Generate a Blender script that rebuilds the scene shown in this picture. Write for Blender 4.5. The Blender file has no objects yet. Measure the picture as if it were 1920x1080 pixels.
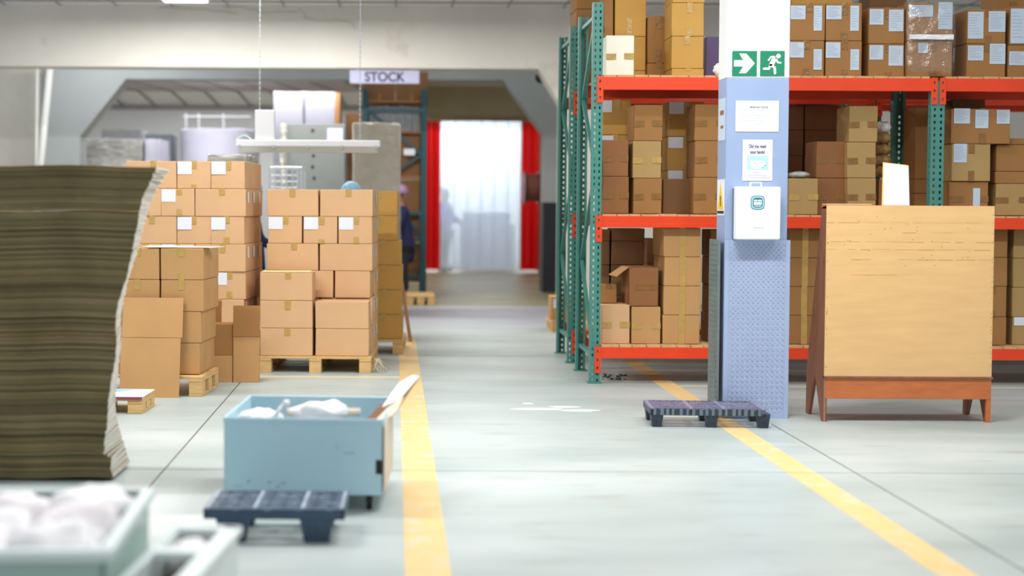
import bpy, bmesh, math, random
from mathutils import Vector, Matrix
random.seed(7)
SC = bpy.context.scene
COL = SC.collection
R = math.radians

# ------------------------------------------------------------------ camera
F = 2800.0; PX0 = 740.0; PITCH = R(2.0); ROLL = R(0.30); HOR = 385.0
PY0 = HOR + F * math.tan(PITCH)
CAM = Vector((0, 0, 1.4))
_f = Vector((0, math.cos(PITCH), -math.sin(PITCH)))
_r0 = Vector((1, 0, 0)); _u0 = Vector((0, math.sin(PITCH), math.cos(PITCH)))
_r = math.cos(ROLL) * _r0 + math.sin(ROLL) * _u0
_u = -math.sin(ROLL) * _r0 + math.cos(ROLL) * _u0
cd = bpy.data.cameras.new('camera'); cam = bpy.data.objects.new('camera', cd); COL.objects.link(cam)
M = Matrix.Identity(4)
for i in range(3):
    M[i][0] = _r[i]; M[i][1] = _u[i]; M[i][2] = -_f[i]; M[i][3] = CAM[i]
cam.matrix_world = M
cd.sensor_width = 36; cd.lens = F / 1920 * 36
cd.shift_x = (960 - PX0) / 1920; cd.shift_y = (PY0 - 540) / 1920
cd.clip_start = 0.1; cd.clip_end = 200
cd.dof.use_dof = True; cd.dof.focus_distance = 10.8; cd.dof.aperture_fstop = 1.0
SC.camera = cam
SC.view_settings.view_transform = 'Standard'; SC.view_settings.look = 'None'
SC.view_settings.gamma = 1; SC.view_settings.use_curve_mapping = False
SC.view_settings.exposure = 0.0

# ------------------------------------------------------------------ world and lamps
w = bpy.data.worlds.new('world'); SC.world = w; w.use_nodes = True
w.node_tree.nodes['Background'].inputs[0].default_value = (0.93, 0.97, 1.0, 1)
w.node_tree.nodes['Background'].inputs[1].default_value = 0.50

def area(name, loc, size, sizey, power, color=(1, 1, 1), rot=(0, 0, 0)):
    ld = bpy.data.lights.new(name, 'AREA'); ld.shape = 'RECTANGLE'; ld.size = size; ld.size_y = sizey
    ld.energy = power; ld.color = color
    o = bpy.data.objects.new(name, ld); COL.objects.link(o); o.location = loc; o.rotation_euler = rot
    return o
TUBES_AND_FILL = [  # x, y, length, power : rows of tube lamps under the roof, and added front fill
    (-2.6, 8.0, 1.5, 125), (1.4, 7.8, 1.5, 145), (3.9, 7.9, 1.5, 75),
    (-1.6, 11.0, 1.5, 95), (2.6, 10.6, 1.5, 30),
    (-3.4, 19.4, 1.5, 135), (-1.2, 19.4, 1.5, 135), (1.4, 19.2, 1.5, 50), (-1.8, 2.9, 1.5, 36), (2.6, 2.9, 1.5, 6), (-2.0, 14.5, 1.5, 50),  # the nearest pair is added to light the bin and pile fronts
]
for i, (x, y, l, p) in enumerate(TUBES_AND_FILL):
    area('tube_and_fill_light', (x, y, 4.05), l, 0.12, p, (1.0, 0.985, 0.95))
area('far_tube_and_fill_light', (-3.0, 24.95, 3.55), 5.0, 0.2, 85, (0.95, 0.97, 1.0), (R(48), 0, 0))  # tilted fill, added to brighten the fronts of the far loads
area('far_tube_and_fill_light', (-3.2, 28.4, 3.5), 3.0, 0.2, 130, (0.95, 0.98, 1.0))
area('bay_fill_light', (-4.4, 22.5, 4.1), 1.5, 0.12, 40, (0.97, 0.98, 1.0), (R(40), 0, 0))  # unseen fill added behind the lintel to lift the portal face
area('bay_fill_light', (0.2, 22.4, 4.1), 1.5, 0.12, 8, (0.97, 0.98, 1.0), (R(40), 0, 0))  # second added fill for the portal, also out of view
area('far_tube_and_fill_light', (1.6, 27.5, 3.6), 1.5, 0.2, 28, (1.0, 0.92, 0.72))
area('rack_aisle_light', (3.2, 16.6, 4.1), 3.0, 0.2, 70, (1.0, 0.95, 0.85))
area('dock_light', (1.4, 35.5, 3.3), 3.5, 2.4, 260, (0.93, 0.97, 1.0), (R(60), 0, 0))

area('dock_fill_light', (1.3, 32.4, 3.9), 2.0, 0.2, 70, (0.95, 0.98, 1.0))  # added to light the person behind the curtain

# ------------------------------------------------------------------ helpers
def P(px, py, D):
    d = ((px - PX0) / F) * _r + ((PY0 - py) / F) * _u + _f
    return CAM + d * (D / d.y)
def PF(px, py):
    d = ((px - PX0) / F) * _r + ((PY0 - py) / F) * _u + _f
    return CAM + d * (-CAM.z / d.z)
def rect(x0, y0, x1, y1, D):
    a = P(x0, y0, D); b = P(x1, y1, D); c = P(x0, y1, D); e = P(x1, y0, D)
    return (a.x + c.x) / 2, (b.x + e.x) / 2, (b.z + c.z) / 2, (a.z + e.z) / 2   # X0 X1 Z0 Z1

MATS = {}
def mat(name, col, rough=0.6, metal=0.0, noise=0.0, nscale=6.0, bump=0.0, bscale=60.0, band=None, spec=0.5,
        col2=None, alpha=1.0, trans=0.0, emit=None, stretch=(1, 1, 1), stain=None):
    if name in MATS: return MATS[name]
    m = bpy.data.materials.new(name); m.use_nodes = True; nt = m.node_tree; N = nt.nodes; L = nt.links
    b = N['Principled BSDF']
    b.inputs['Base Color'].default_value = (*col, 1); b.inputs['Roughness'].default_value = rough
    b.inputs['Metallic'].default_value = metal; b.inputs['Specular IOR Level'].default_value = spec
    b.inputs['Alpha'].default_value = alpha; b.inputs['Transmission Weight'].default_value = trans
    if emit:
        b.inputs['Emission Color'].default_value = (*emit[0], 1); b.inputs['Emission Strength'].default_value = emit[1]
    tc = N.new('ShaderNodeTexCoord'); mp = N.new('ShaderNodeMapping'); mp.inputs['Scale'].default_value = stretch
    L.new(tc.outputs['Object'], mp.inputs[0])
    if noise or col2:
        n = N.new('ShaderNodeTexNoise'); n.inputs['Scale'].default_value = nscale; n.inputs['Detail'].default_value = 5
        L.new(mp.outputs[0], n.inputs['Vector'])
        r = N.new('ShaderNodeValToRGB'); r.color_ramp.elements[0].position = 0.3; r.color_ramp.elements[1].position = 0.7
        c2 = col2 if col2 else tuple(c * (1 - noise) for c in col)
        r.color_ramp.elements[0].color = (*c2, 1); r.color_ramp.elements[1].color = (*col, 1)
        L.new(n.outputs['Fac'], r.inputs[0]); out = r.outputs[0]
        if band:
            wv = N.new('ShaderNodeTexWave'); wv.bands_direction = band[0]; wv.inputs['Scale'].default_value = band[1]
            wv.inputs['Distortion'].default_value = band[3] if len(band) > 3 else 0.3
            L.new(mp.outputs[0], wv.inputs['Vector'])
            mx = N.new('ShaderNodeMix'); mx.data_type = 'RGBA'; mx.blend_type = 'MULTIPLY'
            mx.inputs['Factor'].default_value = band[2]
            L.new(out, mx.inputs['A']); L.new(wv.outputs['Color'], mx.inputs['B']); out = mx.outputs['Result']
        if stain:
            n2 = N.new('ShaderNodeTexNoise'); n2.inputs['Scale'].default_value = stain[1]; n2.inputs['Detail'].default_value = 6
            n2.inputs['Roughness'].default_value = 0.65
            L.new(tc.outputs['Object'], n2.inputs['Vector'])
            r2 = N.new('ShaderNodeValToRGB'); r2.color_ramp.elements[0].position = stain[2]; r2.color_ramp.elements[1].position = stain[2] + 0.12
            r2.color_ramp.elements[0].color = (0, 0, 0, 1); r2.color_ramp.elements[1].color = (stain[3],) * 3 + (1,)
            L.new(n2.outputs['Fac'], r2.inputs[0])
            mx = N.new('ShaderNodeMix'); mx.data_type = 'RGBA'
            L.new(r2.outputs[0], mx.inputs['Factor']); L.new(out, mx.inputs['A']); mx.inputs['B'].default_value = (*stain[0], 1)
            out = mx.outputs['Result']
        L.new(out, b.inputs['Base Color'])
    if bump:
        n3 = N.new('ShaderNodeTexNoise'); n3.inputs['Scale'].default_value = bscale; n3.inputs['Detail'].default_value = 3
        L.new(mp.outputs[0], n3.inputs['Vector'])
        bp = N.new('ShaderNodeBump'); bp.inputs['Strength'].default_value = bump; bp.inputs['Distance'].default_value = 0.02
        L.new(n3.outputs['Fac'], bp.inputs['Height']); L.new(bp.outputs[0], b.inputs['Normal'])
    MATS[name] = m
    return m

def s(r, g, b):   # sRGB 0..255 -> linear
    f = lambda c: (c / 255 / 12.92) if c <= 10 else ((c / 255 + 0.055) / 1.055) ** 2.4
    return (f(r), f(g), f(b))

WALLW = mat('painted_wall', s(232, 229, 220), 0.8, noise=0.10, nscale=1.2, bump=0.15, bscale=18, stain=(s(168, 160, 140), 0.9, 0.60, 0.5))
WALLG = mat('grey_wall', s(178, 184, 184), 0.8, noise=0.12, nscale=1.0, bump=0.15, bscale=14, stain=(s(186, 182, 172), 1.7, 0.62, 0.4))
WALLB = mat('beige_wall', s(205, 196, 168), 0.85, noise=0.1, nscale=1.5)
WALLF = mat('far_white_wall', s(225, 226, 226), 0.85, noise=0.06, nscale=1.5)
CEIL = mat('ceiling_panel', s(236, 234, 232), 0.8, noise=0.08, nscale=1.3)
CEILP = mat('pinkish_ceiling', s(196, 186, 184), 0.8, noise=0.1, nscale=1.3)
DARKRIB = mat('dark_rib', s(85, 84, 84), 0.7)
NAVYP = mat('dark_navy_paint', s(38, 42, 52), 0.5, noise=0.2)
YEL = mat('yellow_floor_paint', s(226, 194, 132), 0.55, noise=0.08, nscale=9, stain=(s(206, 202, 184), 7.0, 0.52, 0.7))
FAINT = mat('worn_floor_paint', s(214, 208, 176), 0.6, noise=0.10, nscale=9)
JOINT = mat('joint_line', s(92, 86, 84), 0.8)
TEAL = mat('green_rack_paint', s(74, 142, 132), 0.42, noise=0.15, nscale=5, stain=(s(110, 120, 110), 14, 0.66, 0.6))
ORNG = mat('orange_rack_paint', s(240, 70, 28), 0.38, noise=0.10, nscale=4, stain=(s(150, 45, 25), 16, 0.68, 0.6))
BLUER = mat('blue_rack_paint', s(34, 80, 92), 0.45, noise=0.1)
GALV = mat('galvanised_steel', s(185, 195, 198), 0.35, 0.6, noise=0.1)
WOODP = mat('pallet_wood', s(226, 186, 126), 0.75, noise=0.22, nscale=8, stretch=(1, 6, 6), bump=0.1)
WOODD = mat('aged_pallet_wood', s(176, 126, 80), 0.8, noise=0.3, nscale=8, stretch=(1, 6, 6), bump=0.1)
WOODK = mat('deck_wood', s(216, 178, 128), 0.75, noise=0.25, nscale=5, stretch=(3, 1, 1))
PLYF = mat('pale_plywood', s(232, 188, 130), 0.6, noise=0.10, nscale=3, stretch=(1, 1, 7), bump=0.03, stain=(s(176, 118, 66), 1.0, 0.9, 0.4))
PLYR = mat('red_brown_wood', s(206, 116, 64), 0.5, noise=0.22, nscale=6, stretch=(1, 1, 5))
PLYS = mat('brown_side_wood', s(150, 96, 72), 0.55, noise=0.35, nscale=5, stretch=(3, 3, 1))
PLYL = mat('pale_wood_leg', s(176, 124, 92), 0.6, noise=0.25, nscale=5, stretch=(3, 3, 1))
BLUES = mat('light_blue_steel', s(186, 222, 238), 0.42, noise=0.08, nscale=2.5, stain=(s(138, 168, 182), 7, 0.66, 0.5), bump=0.03, bscale=10)
BINM = mat('mint_grey_plastic', s(178, 204, 196), 0.45, noise=0.05)
BINW = mat('pale_mint_plastic', s(226, 238, 238), 0.45, noise=0.05)
WHITE = mat('white_plastic', s(240, 242, 246), 0.35)
PAPER = mat('white_paper', s(228, 231, 240), 0.7, noise=0.03)
PAPERB = mat('bluish_paper', s(196, 212, 228), 0.7, noise=0.05)
LILAC = mat('lilac_paper', s(196, 196, 226), 0.7, noise=0.05, nscale=3)
CRUMP = mat('crumpled_white_film', s(246, 245, 248), 0.5, noise=0.05, nscale=9, bump=0.4, bscale=14)
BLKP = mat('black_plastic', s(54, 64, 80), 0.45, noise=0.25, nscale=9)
BLKL = mat('black_plastic_highlight', s(146, 144, 176), 0.3, noise=0.35, nscale=14)  # black plastic paled to paint in the glints along the lattice
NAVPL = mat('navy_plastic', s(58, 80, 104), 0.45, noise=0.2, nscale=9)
NAVTOP = mat('pale_navy_plastic', s(170, 182, 196), 0.5, noise=0.5, nscale=16)  # paler tone for the raised deck ridges
BLACK = mat('black_rubber', s(24, 24, 26), 0.6)
PILG = mat('blue_grey_paint', s(150, 170, 206), 0.45, noise=0.07, nscale=3, bump=0.03, stain=(s(205, 212, 228), 5, 0.63, 0.5))
PILW = mat('white_pillar_paint', s(240, 242, 242), 0.55, noise=0.03)
PLATE = mat('chequer_plate', s(172, 188, 222), 0.35, 0.15, noise=0.08, nscale=4)
PLATED = mat('chequer_lug', s(142, 156, 182), 0.35, 0.2)
PLATEG = mat('grey_green_flange', s(120, 134, 134), 0.45, 0.2, noise=0.2, nscale=8)
GREEN = mat('safety_green', s(22, 128, 92), 0.4)
SIGNW = mat('sign_white', s(245, 250, 248), 0.45)
INK = mat('navy_ink', s(52, 46, 108), 0.6)
GREYINK = mat('grey_ink', s(160, 160, 178), 0.7)
BLACKINK = mat('black_ink', s(44, 42, 58), 0.6)
TEALINK = mat('teal_ink', s(52, 120, 150), 0.5)
PALETEAL = mat('pale_teal_ink', s(170, 214, 220), 0.5)
YELS = mat('warning_yellow', s(240, 196, 40), 0.5)
TAPE = mat('amber_tape', s(198, 162, 94), 0.22, noise=0.18, nscale=12, bump=0.3, bscale=30)
TAPED = mat('brown_tape', s(150, 108, 58), 0.22, noise=0.25, nscale=12, bump=0.3, bscale=30)
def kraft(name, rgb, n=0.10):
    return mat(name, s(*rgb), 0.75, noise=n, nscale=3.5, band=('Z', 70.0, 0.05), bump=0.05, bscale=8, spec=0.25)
K = {
 'tan': kraft('tan_cardboard', (220, 177, 134)),
 'sand': kraft('sand_cardboard', (200, 154, 102)),
 'brown': kraft('brown_cardboard', (166, 120, 72)),
 'dark': kraft('dark_and_shaded_cardboard', (128, 92, 60)),  # also carries the shade of the stock rack cartons
 'olive': kraft('olive_tan_cardboard', (182, 150, 98)),
 'gold': kraft('golden_cardboard', (204, 158, 84)),
 'white': mat('white_carton', s(244, 238, 222), 0.6, noise=0.03),
 'red': kraft('reddish_cardboard', (152, 104, 66)),
 'purple': mat('purple_plastic', s(96, 74, 124), 0.4, noise=0.2),
}
PILES = [kraft('pile_cardboard_a', (142, 128, 90), 0.3), kraft('pile_cardboard_b', (130, 120, 84), 0.3), kraft('pile_cardboard_c', (150, 132, 92), 0.3), kraft('pile_cardboard_d', (118, 106, 76), 0.3)]
PILEW = mat('pale_board', s(214, 208, 198), 0.7, noise=0.06)
FILM = mat('wrinkled_film', s(206, 204, 198), 0.18, noise=0.20, nscale=6, bump=0.9, bscale=7, col2=s(158, 156, 150), stretch=(1, 1, 3))
FILMB = mat('film_over_board', s(182, 174, 158), 0.22, noise=0.16, nscale=4, bump=0.7, bscale=6)
GREYB = mat('grey_board', s(120, 125, 123), 0.6, noise=0.06)
LAVW = mat('lavender_white_film', s(214, 212, 228), 0.3, noise=0.10, nscale=2)
SHEETS = mat('stacked_paper', s(176, 174, 186), 0.7, noise=0.10, nscale=2, band=('Z', 9.0, 0.18, 1.5))
REDM = mat('red_pvc', s(216, 20, 22), 0.4, noise=0.08)
REELM = mat('dark_red_reel', s(104, 26, 26), 0.4)
HOSE = mat('hose_rubber', s(150, 96, 92), 0.6)
SKIN = mat('skin', s(150, 100, 78), 0.55)
NAVYC = mat('navy_cloth', s(34, 40, 84), 0.85, noise=0.25, nscale=6)
BLUEC = mat('blue_cloth', s(24, 70, 235), 0.85, noise=0.15, nscale=6)
GREENC = mat('grey_green_scarf', s(92, 116, 104), 0.85)
NETB = mat('blue_hairnet', s(160, 214, 244), 0.5, noise=0.25, nscale=30, bump=0.8, bscale=40)
NETP = mat('pinkish_blue_hairnet', s(150, 160, 200), 0.5, col2=s(176, 96, 128), nscale=12, bump=0.8, bscale=40)
DARKT = mat('dark_trousers', s(34, 36, 48), 0.8)
WIREM = mat('white_wire', s(222, 226, 232), 0.35, 0.3)
GREYRIM = mat('grey_metal', s(120, 126, 130), 0.4, 0.4)

# --- floor material: pale trowelled concrete with faint cloudy tints
def floor_mat():
    m = bpy.data.materials.new('pale_concrete_floor'); m.use_nodes = True; nt = m.node_tree; N = nt.nodes; L = nt.links
    b = N['Principled BSDF']; b.inputs['Roughness'].default_value = 0.42
    tc = N.new('ShaderNodeTexCoord')
    mp = N.new('ShaderNodeMapping'); mp.inputs['Scale'].default_value = (0.35, 0.8, 1); L.new(tc.outputs['Object'], mp.inputs[0])
    n = N.new('ShaderNodeTexNoise'); n.inputs['Scale'].default_value = 1.3; n.inputs['Detail'].default_value = 6; L.new(mp.outputs[0], n.inputs['Vector'])
    r = N.new('ShaderNodeValToRGB'); r.color_ramp.elements[0].position = 0.3; r.color_ramp.elements[1].position = 0.68
    r.color_ramp.elements[0].color = (*s(154, 168, 166), 1); r.color_ramp.elements[1].color = (*s(190, 199, 198), 1)
    L.new(n.outputs['Fac'], r.inputs[0])
    mp2 = N.new('ShaderNodeMapping'); mp2.inputs['Scale'].default_value = (1.2, 5, 1); L.new(tc.outputs['Object'], mp2.inputs[0])
    n2 = N.new('ShaderNodeTexNoise'); n2.inputs['Scale'].default_value = 2.0; n2.inputs['Detail'].default_value = 8; L.new(mp2.outputs[0], n2.inputs['Vector'])
    r2 = N.new('ShaderNodeValToRGB'); r2.color_ramp.elements[0].position = 0.56; r2.color_ramp.elements[1].position = 0.75
    r2.color_ramp.elements[0].color = (0, 0, 0, 1); r2.color_ramp.elements[1].color = (0.55, 0.55, 0.55, 1); L.new(n2.outputs['Fac'], r2.inputs[0])
    mx = N.new('ShaderNodeMix'); mx.data_type = 'RGBA'; L.new(r2.outputs[0], mx.inputs['Factor']); L.new(r.outputs[0], mx.inputs['A'])
    mx.inputs['B'].default_value = (*s(150, 150, 138), 1)
    # the floor turns olive-brown in the far hall, with a purple-grey band before it
    sx = N.new('ShaderNodeSeparateXYZ'); L.new(tc.outputs['Object'], sx.inputs[0])
    rr = N.new('ShaderNodeMapRange'); rr.inputs['From Min'].default_value = 19.8; rr.inputs['From Max'].default_value = 21.0; L.new(sx.outputs['Y'], rr.inputs['Value'])
    mx2 = N.new('ShaderNodeMix'); mx2.data_type = 'RGBA'; L.new(rr.outputs[0], mx2.inputs['Factor']); L.new(mx.outputs['Result'], mx2.inputs['A'])
    n4 = N.new('ShaderNodeTexNoise'); n4.inputs['Scale'].default_value = 0.8; L.new(mp2.outputs[0], n4.inputs['Vector'])
    r4 = N.new('ShaderNodeValToRGB'); r4.color_ramp.elements[0].position = 0.35; r4.color_ramp.elements[1].position = 0.65
    r4.color_ramp.elements[0].color = (*s(118, 112, 84), 1); r4.color_ramp.elements[1].color = (*s(168, 160, 120), 1)
    L.new(n4.outputs['Fac'], r4.inputs[0]); L.new(r4.outputs[0], mx2.inputs['B'])
    rp = N.new('ShaderNodeValToRGB'); el = rp.color_ramp.elements; el[0].position = 0.0; el[0].color = (0, 0, 0, 1); el[1].position = 1.0; el[1].color = (0, 0, 0, 1)
    for p_, v_ in ((0.18, 0.0), (0.30, 0.7), (0.52, 0.8), (0.62, 0.0)):
        e = el.new(p_); e.color = (v_, v_, v_, 1)
    mr = N.new('ShaderNodeMapRange'); mr.inputs['From Min'].default_value = 15; mr.inputs['From Max'].default_value = 25; L.new(sx.outputs['Y'], mr.inputs['Value'])
    L.new(mr.outputs[0], rp.inputs[0])
    mx3 = N.new('ShaderNodeMix'); mx3.data_type = 'RGBA'; L.new(rp.outputs[0], mx3.inputs['Factor']); L.new(mx2.outputs['Result'], mx3.inputs['A']); mx3.inputs['B'].default_value = (*s(152, 146, 164), 1)
    L.new(mx3.outputs['Result'], b.inputs['Base Color'])
    bp = N.new('ShaderNodeBump'); bp.inputs['Strength'].default_value = 0.06; L.new(n2.outputs['Fac'], bp.inputs['Height']); L.new(bp.outputs[0], b.inputs['Normal'])
    return m
FLOORM = floor_mat()

def pvc_mat():
    m = bpy.data.materials.new('clear_pvc'); m.use_nodes = True; nt = m.node_tree; N = nt.nodes; L = nt.links
    N.remove(N['Principled BSDF']); out = N['Material Output']
    tr = N.new('ShaderNodeBsdfTransparent'); tr.inputs[0].default_value = (0.9, 0.95, 1, 1)
    tl = N.new('ShaderNodeBsdfTranslucent'); tl.inputs[0].default_value = (0.92, 0.95, 1, 1)
    gl = N.new('ShaderNodeBsdfGlossy'); gl.inputs['Roughness'].default_value = 0.25
    a = N.new('ShaderNodeMixShader'); a.inputs[0].default_value = 0.42; L.new(tr.outputs[0], a.inputs[1]); L.new(tl.outputs[0], a.inputs[2])
    b = N.new('ShaderNodeMixShader'); b.inputs[0].default_value = 0.10; L.new(a.outputs[0], b.inputs[1]); L.new(gl.outputs[0], b.inputs[2])
    L.new(b.outputs[0], out.inputs[0]); return m
PVC = pvc_mat()
def redpvc_mat():
    m = bpy.data.materials.new('red_strip_pvc'); m.use_nodes = True; nt = m.node_tree; N = nt.nodes; L = nt.links
    p = N['Principled BSDF']; p.inputs['Base Color'].default_value = (*s(226, 18, 20), 1); p.inputs['Roughness'].default_value = .4
    tl = N.new('ShaderNodeBsdfTranslucent'); tl.inputs[0].default_value = (*s(250, 20, 20), 1)
    a = N.new('ShaderNodeMixShader'); a.inputs[0].default_value = 0.5; L.new(p.outputs[0], a.inputs[1]); L.new(tl.outputs[0], a.inputs[2]); L.new(a.outputs[0], N['Material Output'].inputs[0]); return m
REDT = redpvc_mat()
def clearfilm_mat():
    m = bpy.data.materials.new('clear_wrap_film'); m.use_nodes = True; nt = m.node_tree; N = nt.nodes; L = nt.links
    N.remove(N['Principled BSDF']); out = N['Material Output']
    tr = N.new('ShaderNodeBsdfTransparent'); gl = N.new('ShaderNodeBsdfGlossy'); gl.inputs['Roughness'].default_value = 0.18
    n = N.new('ShaderNodeTexNoise'); n.inputs['Scale'].default_value = 11; n.inputs['Detail'].default_value = 4
    tc = N.new('ShaderNodeTexCoord'); L.new(tc.outputs['Object'], n.inputs['Vector'])
    bp = N.new('ShaderNodeBump'); bp.inputs['Strength'].default_value = 1.0; bp.inputs['Distance'].default_value = 0.03
    L.new(n.outputs['Fac'], bp.inputs['Height']); L.new(bp.outputs[0], gl.inputs['Normal'])
    a = N.new('ShaderNodeMixShader'); a.inputs[0].default_value = 0.16
    L.new(tr.outputs[0], a.inputs[1]); L.new(gl.outputs[0], a.inputs[2]); L.new(a.outputs[0], out.inputs[0]); return m
CLEAR = clearfilm_mat()

# ------------------------------------------------------------------ mesh helpers
def nb(): return bmesh.new()
def bx(bm, x0, x1, y0, y1, z0, z1, rot=0.0, tilt=None):
    r = bmesh.ops.create_cube(bm, size=1.0)
    vs = r['verts']; c = Vector(((x0 + x1) / 2, (y0 + y1) / 2, (z0 + z1) / 2))
    for v in vs: v.co = Vector((v.co.x * (x1 - x0), v.co.y * (y1 - y0), v.co.z * (z1 - z0)))
    if rot: bmesh.ops.rotate(bm, verts=vs, cent=(0, 0, 0), matrix=Matrix.Rotation(rot, 3, 'Z'))
    if tilt: bmesh.ops.rotate(bm, verts=vs, cent=(0, 0, 0), matrix=Matrix.Rotation(tilt[1], 3, tilt[0]))
    for v in vs: v.co += c
    return vs
def bar(bm, a, b, wdt, thk, up=Vector((0, 1, 0))):
    a = Vector(a); b = Vector(b); d = b - a; L = d.length
    if L < 1e-6: return
    z = d.normalized(); up = Vector(up)
    x = up.cross(z)
    if x.length < 1e-4: x = Vector((1, 0, 0)).cross(z)
    x.normalize(); y = z.cross(x)
    m = Matrix((x, y, z)).transposed()
    vs = bmesh.ops.create_cube(bm, size=1.0)['verts']
    for v in vs: v.co = m @ Vector((v.co.x * wdt, v.co.y * thk, v.co.z * L)) + (a + b) / 2
def tube(bm, a, b, r, seg=10, r2=None):
    a = Vector(a); b = Vector(b); d = b - a
    q = d.to_track_quat('Z', 'Y').to_matrix().to_4x4()
    bmesh.ops.create_cone(bm, cap_ends=True, segments=seg, radius1=r, radius2=r if r2 is None else r2, depth=d.length,
                          matrix=Matrix.Translation((a + b) / 2) @ q)
def prism(bm, pts, y0, y1, axis='y'):
    """extrude a polygon given in (x,z) along y (or (y,z) along x, or (x,y) along z)"""
    def mk(p, t):
        if axis == 'y': return (p[0], t, p[1])
        if axis == 'x': return (t, p[0], p[1])
        return (p[0], p[1], t)
    a = [bm.verts.new(mk(p, y0)) for p in pts]; b = [bm.verts.new(mk(p, y1)) for p in pts]
    n = len(pts)
    bm.faces.new(a); bm.faces.new(list(reversed(b)))
    for i in range(n): bm.faces.new((a[i], b[i], b[(i + 1) % n], a[(i + 1) % n]))
def obj(name, bm, m, parent=None, loc=None, rotz=0.0, bevel=0.0, seg=2, smooth=False, sub=0):
    bmesh.ops.recalc_face_normals(bm, faces=bm.faces)
    me = bpy.data.meshes.new(name); bm.to_mesh(me); bm.free()
    me.materials.append(m)
    if smooth: me.shade_smooth()
    o = bpy.data.objects.new(name, me); COL.objects.link(o)
    if parent: o.parent = parent
    if loc is not None: o.location = loc
    if rotz: o.rotation_euler = (0, 0, rotz)
    if bevel:
        md = o.modifiers.new('bevel', 'BEVEL'); md.width = bevel; md.segments = seg; md.limit_method = 'ANGLE'; md.angle_limit = R(40)
        if not smooth: me.shade_smooth(); md.harden_normals = True
    if sub:
        md = o.modifiers.new('sub', 'SUBSURF'); md.levels = sub; md.render_levels = sub
    return o
def tag(o, label, cat, group=None):
    o['label'] = label; o['category'] = cat
    if group: o['group'] = group
    return o
def thing(name, label, cat, loc=(0, 0, 0), rotz=0.0, group=None):
    o = bpy.data.objects.new(name, None); COL.objects.link(o); o.empty_display_size = 0.1
    o.location = loc; o.rotation_euler = (0, 0, rotz)
    return tag(o, label, cat, group)
def struct(name, bm, m, parent=None, **k):
    o = obj(name, bm, m, parent, **k)
    if not parent: o['kind'] = 'structure'
    return o
def copy_tree(o, parent=None):
    c = o.copy(); COL.objects.link(c)
    if parent: c.parent = parent
    for ch in list(o.children): copy_tree(ch, c)
    return c
def text_mesh(name, body, size, m, parent, loc, sx=1.0, align='CENTER', depth=0.0008, bold=0.0):
    cu = bpy.data.curves.new(name, 'FONT'); cu.body = body; cu.size = size; cu.align_x = align; cu.extrude = depth; cu.offset = bold
    t = bpy.data.objects.new('tmp_text', cu); COL.objects.link(t)
    dg = bpy.context.evaluated_depsgraph_get(); me = bpy.data.meshes.new_from_object(t.evaluated_get(dg)); me.name = name
    bpy.data.objects.remove(t); bpy.data.curves.remove(cu)
    me.transform(Matrix.Diagonal((sx, 1, 1, 1))); me.transform(Matrix.Rotation(R(90), 4, 'X'))
    me.materials.clear(); me.materials.append(m)
    o = bpy.data.objects.new(name, me); COL.objects.link(o); o.parent = parent; o.location = loc
    return o

# ------------------------------------------------------------------ the building
bm = nb(); bx(bm, -9, 13, -1, 40, -0.1, 0.0); floor = struct('floor', bm, FLOORM)
def floor_part(name, x0, x1, y0, y1, m, h=0.0015):
    bm = nb(); bx(bm, x0, x1, y0, y1, -0.001, h); return obj(name, bm, m, floor)
floor_part('painted_line', 0.045, 0.222, 0.5, 15.7, YEL)['label'] = 'long yellow line running down the middle aisle'
floor_part('painted_line', 2.076, 2.228, 0.5, 13.6, YEL)['label'] = 'yellow line running under the pillar pallet towards the rack'
floor_part('painted_line', -2.2, 0.045, 12.06, 12.19, FAINT)['label'] = 'faded yellow line crossing in front of the carton stacks'
floor_part('painted_line', 2.228, 6.5, 11.60, 11.66, FAINT)['label'] = 'thin faded yellow line along the rack foot'
floor_part('floor_joint', -1.214, -1.206, 0.5, 12.0, JOINT)
floor_part('floor_joint', 2.437, 2.443, 0.5, 9.6, JOINT)
floor_part('floor_joint', -9, 13, 7.84, 7.846, mat('faint_joint', s(150, 158, 156), 0.7))
floor_part('floor_joint', -9, 13, 13.9, 13.907, mat('faint_joint', s(150, 158, 156), 0.7))
# curled flakes of dirt swept against the rack foot
bm = nb()
for i in range(34):
    px = random.uniform(1128, 1180); py = random.uniform(702, 712)
    p = PF(px, py); sz = random.uniform(0.004, 0.016)
    bmesh.ops.create_icosphere(bm, subdivisions=1, radius=sz, matrix=Matrix.Translation((p.x, p.y, sz * 0.3)) @ Matrix.Diagonal((1, 1.4, 0.4, 1)))
o = obj('floor_debris', bm, mat('dirt', s(58, 54, 52), 0.9)); tag(o, 'scattered dark grit on the floor near the rack foot', 'dirt'); o['kind'] = 'stuff'
# a scatter of pale scuffs on the concrete
bm = nb()
for (px, py, w_, h_) in ((1010, 767, .22, .012), (1085, 770, .16, .012), (990, 757, .05, .01), (1060, 763, .14, .01)):
    p = PF(px, py); n = 14
    pts = []
    for k in range(n):
        a = 2 * math.pi * k / n; rr = random.uniform(0.7, 1.0)
        pts.append((p.x + math.cos(a) * w_ * rr, p.y + math.sin(a) * h_ * 6 * rr))
    prism(bm, pts, 0.0002, 0.0012, 'z')
obj('pale_scuff', bm, mat('pale_scuff', s(222, 222, 218), 0.6), floor)

D1 = 21.5
zl = P(600, 127, D1).z; zc = P(600, 11, D1).z
# near cross wall: white lintel, chamfer and right-hand wall
bm = nb()
x0 = P(1010, 129, D1).x; x1 = P(1052, 197, D1).x; z1 = P(1052, 197, D1).z
prism(bm, [(-9, zl), (x0, zl), (x1, z1), (x1, 0), (13, 0), (13, zc), (-9, zc)], D1, D1 + 0.45)
wall_mid = struct('wall_middle', bm, WALLW)
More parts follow.
